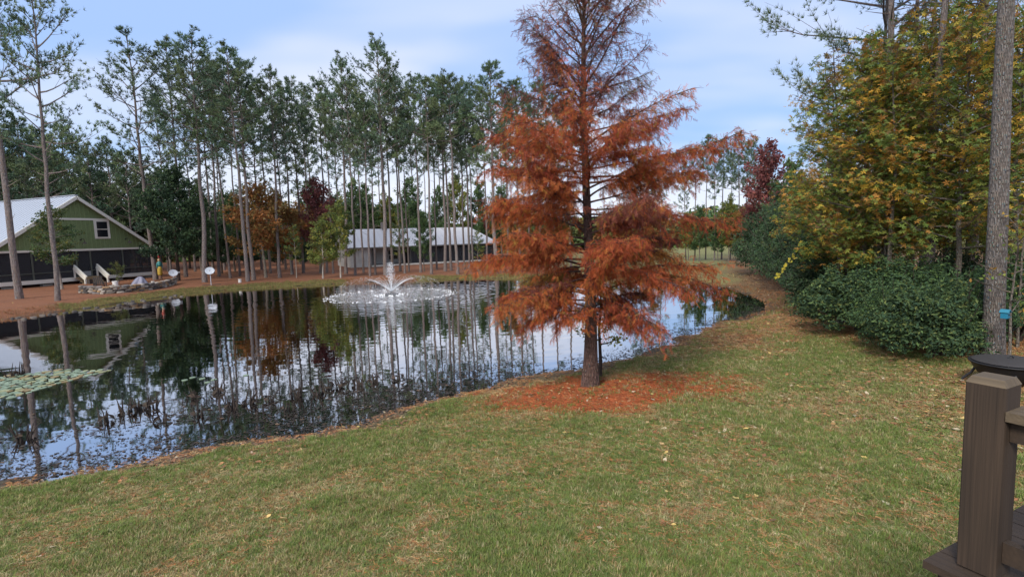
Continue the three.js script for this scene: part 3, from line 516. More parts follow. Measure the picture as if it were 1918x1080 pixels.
// ---------------------------------------------------------------- the wood on the right
const gumKinds = [
  leafyGeo(71, { h: 10, r: 0.10, cb: 0.27, rad: 2.3, limbs: 42, leaves: 3900, size: 0.14, pal: pals.gum, kind: 'star', fluff: 0.34, stems: 1 }),
  leafyGeo(72, { h: 10, r: 0.09, cb: 0.30, rad: 2.0, limbs: 40, leaves: 3500, size: 0.14, pal: pals.gum, kind: 'star', fluff: 0.34, stems: 2 }),
  leafyGeo(73, { h: 10, r: 0.11, cb: 0.22, rad: 2.6, limbs: 46, leaves: 4300, size: 0.145, pal: pals.gum, kind: 'star', fluff: 0.36, stems: 1 }),
];
for (const [px, d, top, k, wide, label] of [
  [1555, 21, 110, 0, 1.0, 'yellow-green sweetgum standing farthest left at the edge of the wood'],
  [1585, 19.5, 90, 1, 1.2, 'leafy sweetgum between the farthest-left one and the golden one'],
  [1640, 18, 45, 0, 1.1, 'tall sweetgum in front of the pine with long boughs'],
  [1765, 19, -25, 2, 1.0, 'very tall sweetgum filling the gap left of the big pine'],
  [1610, 18.5, 75, 2, 0.95, 'tall sweetgum with golden star leaves at the front of the wood'],
  [1530, 27, 240, 1, 1.1, 'smaller sweetgum farther back along the wood edge, before the burgundy tree'],
  [1672, 17, 80, 1, 1.05, 'sweetgum in the middle of the wood, behind the dark shrubs'],
  [1738, 17.5, 0, 2, 0.95, 'dense golden-green sweetgum left of the big pine trunk'],
  [1795, 15.5, 10, 0, 1.0, 'sweetgum directly left of the big near pine trunk'],
  [1645, 23, 100, 2, 1.0, 'sweetgum deeper in the wood behind the front row'],
  [1905, 15, -20, 2, 1.0, 'sweetgum right of the big near pine at the frame edge'],
  [1860, 19, -40, 1, 1.1, 'sweetgum directly behind the big near pine trunk'],
  [1585, 21, 380, 1, 1.25, 'low young sweetgum just behind the shrubs at the bend'],
  [1700, 22, 15, 0, 1.1, 'sweetgum deep in the wood behind the dense golden one'],
  [1775, 22, 70, 1, 1.2, 'sweetgum in the back row of the wood, left of the big pine'],
  [1505, 33, 330, 0, 1.1, 'far small sweetgum where the wood edge turns'],
  [1960, 18, -20, 0, 1.2, 'sweetgum mostly outside the right frame edge'],
]) {
  const q = at(px, 560, d), y = H(q.x, q.z), h = heightAt(q.x, q.z, top) - y, s = h / 10;
  plant('sweetgum_tree', label, 'tree', gumKinds[k], M.greyBark, M.leaf, [q.x, y, q.z], px * 2.1, [Math.max(s, 0.75) * wide, s, Math.max(s, 0.75) * wide]);
}
const woodPine = pineGeo(81, { h: 20, r: 0.15, cb: 0.44, rad: 6.2, nb: 44, tufts: 62, len: 0.26, wid: 0.022, needles: 12, stubs: 3 });
const barePine = pineGeo(82, { h: 20, r: 0.17, cb: 0.72, rad: 2.6, nb: 26, tufts: 22, len: 0.32, wid: 0.03, needles: 8, stubs: 9 });
for (const [px, d, top, g, th, label] of [
  [1640, 20.5, -330, woodPine, 0.85, 'pine with long needle boughs reaching left over the wood, top right'],
  [1663, 18.5, -420, barePine, 1.15, 'bare-trunked pine in the wood, right of the pine with boughs'],
  [1706, 20, -330, barePine, 0.9, 'thin pine trunk in the wood between two thicker ones'],
  [1738, 17, -480, barePine, 1.1, 'straight dark pine trunk rising through the golden sweetgum'],
  [1722, 28, -200, barePine, 1.1, 'slim pine close behind the straight dark pine trunk'],
  [1812, 18, -430, barePine, 1.35, 'thick shaded pine trunk just left of the big near pine'],
]) {
  const q = at(px, 560, d), y = H(q.x, q.z), h = heightAt(q.x, q.z, top) - y, s = h / 20;
  plant('pine_tree', label, 'pine tree', g, M.pineBark, M.needles, [q.x, y, q.z], px * 0.9 + 2.2, [s * th, s, s * th], 'pines in the right-hand wood');
}
const bigPineAt = ground(1860, 668);
{
  const g = pineGeo(83, { h: 22, r: 0.205, cb: 0.75, rad: 3, nb: 22, tufts: 20, len: 0.3, wid: 0.03, needles: 8, stubs: 0, sides: 16, bend: 0.25 });
  plant('pine_tree', 'big grey near pine trunk at the right frame edge', 'pine tree', g, M.nearBark, M.needles, [bigPineAt.x, bigPineAt.y, bigPineAt.z], 0.4, 1).rotation.set(0, 0.4, 0.035);
}
const shrubKinds = [
  shrubGeo(91, { rx: 1.5, ry: 1.9, rz: 1.3, leaves: 15000, size: 0.105, pal: [...pals.dark, ...pals.dark, [0.09, 0.14, 0.05], [0.13, 0.16, 0.05]], lumps: 34 }),
  shrubGeo(92, { rx: 1.3, ry: 2.3, rz: 1.2, leaves: 15000, size: 0.105, pal: [...pals.dark, ...pals.green], lumps: 38 }),
  shrubGeo(93, { rx: 1.9, ry: 2.6, rz: 1.7, leaves: 15000, size: 0.14, pal: [...pals.dark, [0.06, 0.075, 0.045]], lumps: 44, asp: 0.4 }),
];
for (const [px, py, top, k, wide, label] of [
  [1738, 668, 545, 0, 1.15, 'dark green broadleaf shrub in front of the wood beside the big pine'],
  [1668, 655, 545, 1, 0.9, 'taller dark shrub left of the frontmost shrub'],
  [1800, 655, 530, 1, 1.0, 'dark shrub tucked behind the big pine trunk'],
  [1600, 622, 515, 0, 1.3, 'dark shrub at the bend of the wood edge'],
  [1650, 622, 505, 1, 1.2, 'tall shrub behind the shrub at the bend'],
  [1570, 595, 470, 2, 0.95, 'dark evergreen shrub next along the edge past the bend'],
  [1540, 565, 440, 2, 0.8, 'dark evergreen shrub halfway along the wood edge'],
  [1510, 545, 415, 2, 0.8, 'evergreen shrub over the yellow trailing vine'],
  [1478, 528, 405, 2, 0.85, 'broad evergreen shrub farther along the leaf-strewn path'],
  [1450, 515, 400, 2, 0.85, 'large dark evergreen shrub at the lawn corner'],
  [1720, 625, 505, 1, 1.3, 'tall dark shrub inside the wood behind the frontmost shrub'],
  [1895, 640, 500, 1, 1.1, 'dark shrub right of the big pine trunk'],
  [1780, 610, 490, 2, 1.0, 'tall evergreen deep in the wood left of the big pine'],
]) {
  const p = ground(px, py), h = heightAt(p.x, p.z, top) - p.y, H0 = [1.9, 2.3, 2.6][k], s = h / H0;
  plant('evergreen_shrub', label, 'shrub', shrubKinds[k], M.darkBark, M.waxy, [p.x, p.y, p.z], px, [s * wide, s, s * wide]);
}
{ // thin bare saplings by the big pine
  for (const [px, d, top, label] of [[1893, 11.6, 380, 'thin grey bare sapling right of the big pine, bird box on it'], [1908, 13, 300, 'thin pale bare sapling at the right frame edge']]) {
    const q = at(px, 640, d), y = H(q.x, q.z), h = heightAt(q.x, q.z, top) - y;
    plant('sapling', label, 'sapling', leafyGeo(100 + px, { h, r: 0.035, cb: 0.3, rad: 0.9, limbs: 12, leaves: 90, size: 0.1, pal: pals.gum }), M.greyBark, M.leaf, [q.x, y, q.z], 1, 1);
  }
  const q = at(1884, 589, 11.45), b = thing('bird_box', 'small bright blue bird box hung beside the big pine trunk', 'bird box', [q.x, q.y, q.z], 0.5), blue = std([0.012, 0.17, 0.28], 0.5), wh = std([0.03, 0.20, 0.29], 0.6); b.scale.setScalar(0.75);
  const s = new THREE.Shape(); s.moveTo(-0.085, -0.1); s.lineTo(0.085, -0.1); s.lineTo(0.085, 0.06); s.lineTo(0, 0.12); s.lineTo(-0.085, 0.06); s.closePath();
  part('body', new THREE.ExtrudeGeometry(s, { depth: 0.15, bevelEnabled: true, bevelSize: 0.006, bevelThickness: 0.006, bevelSegments: 1 }), blue, b, [0, 0, -0.08]);
  for (const k of [-1, 1]) part('roof_board', new THREE.BoxGeometry(0.15, 0.014, 0.22), wh, b, [k * 0.056, 0.108, 0], [0, 0, -k * 0.61]);
  part('entrance_hole', new THREE.CylinderGeometry(0.022, 0.022, 0.01, 16), std([0.01, 0.01, 0.012]), b, [0, 0.0, 0.088], [Math.PI / 2, 0, 0]);
  part('perch', new THREE.CylinderGeometry(0.005, 0.005, 0.06, 8), wh, b, [0, -0.05, 0.11], [Math.PI / 2, 0, 0]);
  part('hanger', new THREE.CylinderGeometry(0.006, 0.006, 0.34, 6), std([0.2, 0.2, 0.2]), b, [0, 0.02, -0.16], [Math.PI / 2, 0, 0]);
}
{ // vine with yellow heart leaves hanging at the wood edge
  const a = at(1502, 455, 26), b = at(1452, 520, 24.5), R = mulberry(7), v = thing('vine', 'trailing vine of bright yellow leaves hanging from the shrubs', 'vine', [b.x, b.y, b.z]), pts = [];
  for (let k = 0; k <= 10; k++) { const t = k / 10; pts.push(V3((a.x - b.x) * t, (a.y - b.y) * Math.pow(t, 1.25), (a.z - b.z) * t)); }
  const g = new Geo(); g.tube(pts, taper(10, 0.006, 0.012), 4); part('stem', g.build(), M.darkBark, v);
  for (let k = 0; k < 22; k++) { const l = new Geo(); diamond(l, R, V3(0, 0, 0), 0.15, vary(R, [0.62, 0.52, 0.07], 0.15), V3(-0.4, 0.4, 1).normalize(), 0.85); const q = pathAt(pts, k / 22).add(randDir(R).multiplyScalar(0.06)); part('leaf', l.build(), M.leaf, v, [q.x, q.y, q.z]); }
}
// ---------------------------------------------------------------- green house on the left
const box = (w, h, d) => new THREE.BoxGeometry(w, h, d);
const white = std([0.76, 0.73, 0.65], 0.6), grain1 = canvasTex(256, 256, (u, v) => { const q = 0.82 + 0.18 * (0.6 * tnoise2(u, v, 96, 6, 3) + 0.4 * tnoise(u, v, 12, 5)); return [q, q, q]; });
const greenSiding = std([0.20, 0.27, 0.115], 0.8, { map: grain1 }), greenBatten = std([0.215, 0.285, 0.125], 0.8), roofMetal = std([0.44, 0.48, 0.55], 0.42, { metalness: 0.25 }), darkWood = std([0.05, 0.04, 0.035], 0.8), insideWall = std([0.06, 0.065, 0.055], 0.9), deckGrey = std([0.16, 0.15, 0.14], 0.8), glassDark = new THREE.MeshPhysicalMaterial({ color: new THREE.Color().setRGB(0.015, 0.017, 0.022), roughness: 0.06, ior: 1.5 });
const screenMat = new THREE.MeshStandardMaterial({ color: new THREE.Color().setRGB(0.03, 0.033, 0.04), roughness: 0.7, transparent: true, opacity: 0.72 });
{
  const A = at(0, 466, 48.5), B = at(287, 464, 61.5); const u = V3(B.x - A.x, 0, B.z - A.z); const Lw = u.length(); u.normalize();
  const th = Math.atan2(-u.z, u.x), o = A.clone().addScaledVector(u, Lw * 0.455); const G = 0.40, hs = thing('house', 'green gabled house with white trim and a dark screened porch', 'house', [o.x, G, o.z], th);
  const W = 7.4, yB = 0.45, yBt = 0.82, yF = 3.65 - 0.18, yE = 3.65, rise = 5.15, sl = rise / W; // heights above the ground
  // gable wall
  const s = new THREE.Shape(); s.moveTo(-W, yE); s.lineTo(W, yE); s.lineTo(0, yE + rise); s.closePath();
  const wall = part('gable_wall', new THREE.ExtrudeGeometry(s, { depth: 0.14, bevelEnabled: false }), greenSiding, hs, [0, 0, -0.14]);
  for (let x = -W + 0.4; x < W - 0.3; x += 0.41) { const h = rise - Math.abs(x) * sl - 0.12; if (h > 0.15 && !(x > 1.35 && x < 3.2)) part('batten', box(0.055, h, 0.03), greenBatten, hs, [x, yE + h / 2, 0.015]); else if (h > 0.15) { part('batten', box(0.055, 1.25, 0.03), greenBatten, hs, [x, yE + 0.63, 0.015]); } }
  part('trim_board', box(6.3, 0.2, 0.06), white, hs, [0.15, yE + 3.0, 0.04]);
  part('fascia_board', box(W * 2 + 0.3, 0.2, 0.1), white, hs, [0, yE - 0.1, 0.05]);
  part('floor_band', box(W - 0.35, yBt - yB, 0.1), white, hs, [-W + (W - 0.35) / 2, (yB + yBt) / 2, 0.05]); part('floor_band', box(W - 2.2, yBt - yB, 0.1), white, hs, [W - (W - 2.2) / 2 + 0.1, (yB + yBt) / 2, 0.05]);
  // roof: two slopes going back from the gable, seams, rakes
  const D = 17, rl = Math.hypot(W + 0.5, (W + 0.5) * sl), ang = Math.atan(sl);
  for (const k of [-1, 1]) {
    const r = part('roof', box(rl, 0.07, D), roofMetal, hs, [k * (W + 0.5) / 2, yE + rise - (W + 0.5) * sl / 2 + 0.16, 0.45 - D / 2], [0, 0, -k * ang]);
    for (let z = -D / 2 + 0.4; z < D / 2; z += 0.62) part('seam', box(rl, 0.035, 0.03), roofMetal, r, [0, 0.05, z]);
    part('rake_board', box(rl, 0.3, 0.08), white, hs, [k * (W + 0.5) / 2, yE + rise - (W + 0.5) * sl / 2 - 0.01, 0.49], [0, 0, -k * ang]);
    part('soffit', box(rl - 0.1, 0.03, 0.44), std([0.35, 0.32, 0.26]), hs, [k * (W + 0.4) / 2, yE + rise - (W + 0.4) * sl / 2 + 0.08, 0.22], [0, 0, -k * ang]);
  }
  part('ridge_cap', box(0.3, 0.06, D), roofMetal, hs, [0, yE + rise + 0.23, 0.45 - D / 2]);
  // window
  const w = part('window', box(1.5, 1.95, 0.07), white, hs, [2.3, yE + 1.98, 0.05]);
  for (const y of [-0.42, 0.42]) { part('pane', box(1.02, 0.74, 0.02), glassDark, w, [0, y, 0.045]); part('sash', box(1.06, 0.05, 0.03), white, w, [0, y - 0.40, 0.062]); }
  // gooseneck lamps
  for (const x of [-3.6, 0.2, 4.6]) { const l = part('barn_lamp', new THREE.ConeGeometry(0.26, 0.22, 20, 1, true), darkWood, hs, [x, yE + 0.62, 0.62]); const c = new THREE.CatmullRomCurve3([V3(0, 0.1, 0), V3(0, 0.34, -0.08), V3(0, 0.42, -0.3), V3(0, 0.3, -0.6)]); part('arm', new THREE.TubeGeometry(c, 10, 0.025, 6), darkWood, l); part('mount', new THREE.CylinderGeometry(0.08, 0.08, 0.05, 12), darkWood, l, [0, 0.3, -0.59], [Math.PI / 2, 0, 0]); }
  // porch: floor, ceiling, back and end walls, posts, screens
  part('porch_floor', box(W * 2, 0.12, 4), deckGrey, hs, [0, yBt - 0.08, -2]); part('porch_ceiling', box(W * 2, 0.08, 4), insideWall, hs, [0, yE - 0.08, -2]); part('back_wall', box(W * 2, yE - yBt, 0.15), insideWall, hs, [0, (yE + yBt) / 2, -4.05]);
  for (const k of [-1, 1]) part('side_wall', box(0.15, yE - 0.3, 13), greenSiding, hs, [k * (W - 0.08), yE / 2 + 0.1, -10.5]);
  part('house_back_wall', box(W * 2 - 0.4, yE, 0.15), greenSiding, hs, [0, yE / 2, -16]);
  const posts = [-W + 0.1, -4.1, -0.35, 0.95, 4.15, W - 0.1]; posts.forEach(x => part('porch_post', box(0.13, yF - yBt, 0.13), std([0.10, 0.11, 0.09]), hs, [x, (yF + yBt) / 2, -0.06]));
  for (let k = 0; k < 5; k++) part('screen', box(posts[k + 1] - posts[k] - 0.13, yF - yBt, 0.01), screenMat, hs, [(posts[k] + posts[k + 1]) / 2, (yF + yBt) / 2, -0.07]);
  for (let k = 0; k < 5; k++) if (k !== 2) part('kick_rail', box(posts[k + 1] - posts[k] - 0.14, 0.08, 0.08), std([0.10, 0.11, 0.09]), hs, [(posts[k] + posts[k + 1]) / 2, yBt + 0.62, -0.05]);
  const door = part('screen_door', box(1.1, 0.5, 0.05), std([0.30, 0.32, 0.34]), hs, [0.3, yBt + 0.3, -0.02]); part('handle', box(0.03, 0.12, 0.04), darkWood, door, [0.45, 0.5, 0.04]);
  for (const x of [-6, -3, 0.4, 3.6, 6.9]) part('pier', box(0.8, yB, 0.5), std([0.30, 0.29, 0.27]), hs, [x, yB / 2 - 0.1, -0.35]);
  // sofa inside the porch
  part('sofa_back', box(2.4, 0.75, 0.25), std([0.22, 0.21, 0.19]), hs, [-5.6, yBt + 0.38, -0.9]);
  // steps
  const st = part('steps', box(2.0, 0.1, 0.4), std([0.36, 0.26, 0.15]), hs, [0.3, yBt - 0.05, 0.32]);
  for (let k = 1; k < 4; k++) part('tread', box(2.0, 0.06, 0.34), std([0.36, 0.26, 0.15]), st, [0, -0.19 * k, 0.32 * k]), part('riser', box(1.96, 0.14, 0.03), std([0.25, 0.18, 0.1]), st, [0, -0.19 * k + 0.1, 0.32 * k - 0.15]);
  for (const x of [-0.75, 1.35]) { const r = part('stair_rail', box(0.08, 0.45, 2.1), white, hs, [x, yBt + 0.42, 0.98], [0.58, 0, 0]); part('cap', box(0.16, 0.05, 2.14), white, r, [0, 0.25, 0]); part('newel', box(0.14, 0.9, 0.14), white, hs, [x, 0.42, 1.75]); part('rail_post', box(0.13, 1.1, 0.13), white, hs, [x, yBt + 0.45, 0.17]); }
  part('stair_post_base', box(0.3, 0.55, 0.3), darkWood, hs, [-0.5, 0.35, 2.05]);
  part('side_dormer_roof', box(2.2, 0.07, 4), roofMetal, hs, [3.4, yE + 3.35, -5], [0, 0, -0.18]);
}
// ---------------------------------------------------------------- stone retaining wall and what stands on the patio
{
  const R = mulberry(211), stones = []; for (let k = 0; k < 7; k++) { const g = new THREE.IcosahedronGeometry(0.5, 1), p = g.attributes.position; for (let i = 0; i < p.count; i++) { const q = V3(p.getX(i), p.getY(i), p.getZ(i)); const n = 0.8 + 0.4 * vnoise(q.x * 2.1 + k * 9, q.y * 2.1 + q.z * 3, k); p.setXYZ(i, Math.sign(q.x) * Math.pow(Math.abs(q.x) * 2, 0.7) / 2 * n, Math.sign(q.y) * Math.pow(Math.abs(q.y) * 2, 0.6) / 2 * n, Math.sign(q.z) * Math.pow(Math.abs(q.z) * 2, 0.7) / 2 * n); } g.computeVertexNormals(); stones.push(g); }
  const smats = [[0.12, 0.10, 0.085], [0.21, 0.18, 0.15], [0.07, 0.06, 0.055], [0.33, 0.29, 0.25], [0.28, 0.18, 0.10], [0.15, 0.135, 0.13]].map(c => std(c, 0.95));
  const px = [[150, 548], [172, 550], [200, 550], [230, 548], [262, 545], [292, 541], [315, 536], [328, 531]], c3 = new THREE.CatmullRomCurve3(px.map(([x, y]) => { const p = ground(x, y); return p; }));
  const o = c3.getPoint(0.5), w = thing('stone_wall', 'low curved dry-stone wall in front of the green house', 'wall', [o.x, o.y, o.z]), L = c3.getLength();
  const core = []; for (let k = 0; k <= 20; k++) core.push(c3.getPointAt(k / 20));
  for (let row = 0; row < 4; row++) { let s = R() * 0.2; while (s < L - 0.1) { const wd = 0.28 + 0.42 * R(), u = Math.min(1, (s + wd / 2) / L), p = c3.getPointAt(u), t = c3.getTangentAt(u), hh = 0.15 + 0.05 * R(); part('stone', pick(R, stones), pick(R, smats), w, [p.x - o.x + (R() - 0.5) * 0.06, H(p.x, p.z) - o.y + 0.06 + row * 0.155 + (R() - 0.5) * 0.03, p.z - o.z + (R() - 0.5) * 0.06], [0, Math.atan2(-t.z, t.x) + (R() - 0.5) * 0.2, (R() - 0.5) * 0.12]).scale.set(wd * 1.05, hh * 1.15, 0.4); s += wd; } }
  const back = c3.getPointAt(0.5);
  const put = (x, y, d) => { const q = at(x, y, d); return [q.x, Math.max(H(q.x, q.z), 0.1), q.z]; };
  { // tarp over something
    const p = put(260, 534, 49.5), g = new THREE.SphereGeometry(1, 40, 24, 0, 6.2832, 0, Math.PI / 2), a = g.attributes.position;
    for (let i = 0; i < a.count; i++) { const x = a.getX(i), y = a.getY(i), z = a.getZ(i), th = Math.atan2(z, x), f = 1 + 0.22 * Math.sin(th * 6 + y * 4) * (1 - y * 0.6) + 0.1 * Math.sin(th * 3 + 1); const pk = Math.pow(y, 2.2); a.setXYZ(i, x * 0.78 * f + 0.16 * pk, 0.92 * pk + 0.06 * Math.sin(th * 9) * (1 - y) * y, z * 0.6 * f); } g.computeVertexNormals();
    const t = part(numbered('tarp_cover'), g, std([0.20, 0.20, 0.27], 0.6), scene, p); tag(t, 'pale grey tarpaulin heaped over something behind the stone wall', 'tarp');
  }
  { const p = put(216, 536, 49), t = thing('planter_bucket', 'white bucket with a leggy shrub growing in it behind the wall', 'planter', p), R2 = mulberry(8);
    const pr = [[0, 0], [0.19, 0], [0.21, 0.05], [0.24, 0.5], [0.27, 0.52], [0.26, 0.56], [0.23, 0.55], [0.2, 0.42], [0, 0.42]].map(([x, y]) => new THREE.Vector2(x, y));
    part('bucket', new THREE.LatheGeometry(pr, 24), std([0.72, 0.72, 0.70], 0.5), t); const g = leafyGeo(300, { h: 2.0, r: 0.02, cb: 0.2, rad: 0.8, limbs: 14, leaves: 700, size: 0.11, pal: pals.olive, fluff: 0.16, stems: 3 });
    part('stem', g.trunk, M.greyBark, t, [0, 0.42, 0]); part('foliage', g.crown, M.leaf, t, [0, 0.42, 0]); }
  { const p = put(187, 538, 48), t = thing('patio_chair', 'dark slatted reclining chair behind the left part of the stone wall', 'chair', p, 0.9);
    for (let k = 0; k < 6; k++) part('seat_slat', box(0.7, 0.03, 0.08), darkWood, t, [0, 0.36 - k * 0.012, 0.3 - k * 0.1]); for (let k = 0; k < 5; k++) part('back_slat', box(0.1, 0.8, 0.025), darkWood, t, [-0.28 + k * 0.14, 0.66, -0.42], [-0.45, 0, 0]);
    for (const x of [-0.38, 0.38]) { part('arm', box(0.1, 0.03, 0.8), darkWood, t, [x, 0.55, 0]); for (const z of [-0.3, 0.33]) part('leg', box(0.07, 0.54, 0.07), darkWood, t, [x, 0.27, z]); } }
  { const p = put(202, 538, 47.6), t = thing('log', 'short pale split log lying beside the dark patio chair', 'log', p, 0.4), g = new Geo(); g.tube(limbPath(V3(-0.3, 0.1, 0), V3(1, 0.25, 0.1), 0.8, R, 5, 0, 0.05), taper(5, 0.07, 0.06), 9); part('wood', g.build(), M.paleBark, t); }
  { // painted figure by the leaning pine
    const p = put(300, 520, 57), t = thing('painted_figure', 'painted garden figure in red, yellow and teal behind the leaning pine', 'garden figure', p, 0.9); t.scale.set(0.62, 0.9, 0.62);
    const lathe = (pts, mat, n) => part(n, new THREE.LatheGeometry(pts.map(([x, y]) => new THREE.Vector2(x, y)), 20), mat, t);
    lathe([[0, 0], [0.28, 0], [0.3, 0.1], [0.24, 0.18], [0.22, 0.5], [0, 0.5]], std([0.16, 0.09, 0.06]), 'base'); lathe([[0, 0.5], [0.24, 0.5], [0.36, 0.62], [0.36, 1.3], [0.26, 1.55], [0, 1.55]], std([0.45, 0.30, 0.04], 0.6), 'skirt');
    lathe([[0, 1.55], [0.27, 1.55], [0.34, 1.75], [0.3, 2.05], [0.16, 2.15], [0, 2.15]], std([0.04, 0.22, 0.22], 0.5), 'torso'); lathe([[0, 2.15], [0.12, 2.15], [0.2, 2.3], [0.21, 2.45], [0.15, 2.58], [0, 2.62]], std([0.6, 0.42, 0.26], 0.6), 'head'); lathe([[0, 2.54], [0.3, 2.55], [0.31, 2.6], [0.22, 2.66], [0.2, 3.0], [0.24, 3.06], [0, 3.1]], std([0.42, 0.03, 0.03], 0.5), 'hat'); lathe([[0, 3.08], [0.16, 3.12], [0.18, 3.25], [0.08, 3.38], [0, 3.4]], std([0.7, 0.62, 0.55], 0.6), 'plume');
    for (const k of [-1, 1]) { const g = new Geo(); g.tube([V3(k * 0.3, 1.98, 0), V3(k * 0.42, 1.7, 0.05), V3(k * 0.36, 1.4, 0.16)], [0.09, 0.08, 0.06], 8); part('arm', g.build(), std([0.04, 0.22, 0.22], 0.5), t); } }
  // two satellite dishes on poles
  for (const [x, yb, yd, w, lab, tn] of [[395, 534, 507, 16, 'white satellite dish on a tall pole at the water edge', 0.35], [325, 530, 511, 15, 'white satellite dish near the end of the stone wall', 0.75]]) {
    const p = ground(x, yb), q = heightAt(p.x, p.z, yd) - p.y, d = thing('satellite_dish', lab, 'dish', [p.x, p.y, p.z], tn, 'satellite dishes'), dep = -p.z, r = w / 2 * dep / F, gm = std([0.50, 0.53, 0.58], 0.5);
    part('pole', new THREE.CylinderGeometry(0.03, 0.03, q, 10), gm, d, [0, q / 2, 0]); const pts = []; for (let k = 0; k <= 8; k++) { const s = k / 8; pts.push(new THREE.Vector2(r * s, 0.16 * r * s * s)); } for (let k = 8; k >= 0; k--) { const s = k / 8; pts.push(new THREE.Vector2(r * s * 1.01, 0.16 * r * s * s - 0.02)); }
    const ds = part('reflector', new THREE.LatheGeometry(pts, 32), gm, d, [0, q, 0.1], [Math.PI / 2 - 0.3, 0, 0]); ds.scale.set(1, 1, 0.86);
    const g = new Geo(); g.tube([V3(0, q - r * 0.8, 0.16), V3(r * 0.4, q - 0.2 * r, 0.42), V3(r * 1.1, q + 0.05, 0.5)], [0.014, 0.014, 0.014], 5); part('feed_arm', g.build(), gm, d); part('receiver', box(0.09, 0.09, 0.14), gm, d, [r * 1.12, q + 0.06, 0.5]); part('bracket', box(0.1, 0.18, 0.12), std([0.2, 0.2, 0.2]), d, [0, q - 0.02, 0.04]);
    if (x === 395) part('shadow_bar', box(1.5, 0.05, 0.25), darkWood, d, [0, 0.035, -0.3]);  // thin dark slab standing in for the shadow at the pole foot
  }
  for (const [x, y, lab] of [[449, 529, 'small white utility box low on the far bank, left of the pines'], [286, 533, 'small white cup-shaped container on the stone wall end']]) { const p = ground(x, y), t = thing('utility_box', lab, 'box', [p.x, p.y, p.z]); part('body', new THREE.CylinderGeometry(0.13, 0.15, 0.3, 14), std([0.65, 0.64, 0.6]), t, [0, 0.14, 0]); part('lid', new THREE.CylinderGeometry(0.155, 0.155, 0.05, 14), std([0.7, 0.69, 0.66]), t, [0, 0.31, 0]); }
  // stones lining the left bank
  const bank = []; for (let k = 0; k < 30; k++) { const x = 5 + 335 * R(), y = lerp(602, 552, x / 340) + (R() - 0.5) * 6; bank.push([x, y]); }
  bank.forEach(([x, y]) => { const p = onPlane(x, y, 0.03), s = part(numbered('bank_stone'), pick(R, stones), smats[R() < 0.5 ? 0 : 2], scene, [p.x, 0.0, p.z], [0, R() * 6, 0]); s.scale.set(0.15 + 0.3 * R(), 0.1 + 0.1 * R(), 0.15 + 0.22 * R()); tag(s, 'weathered stone edging the left bank at the waterline', 'stone', 'stones along the left waterline'); });
}
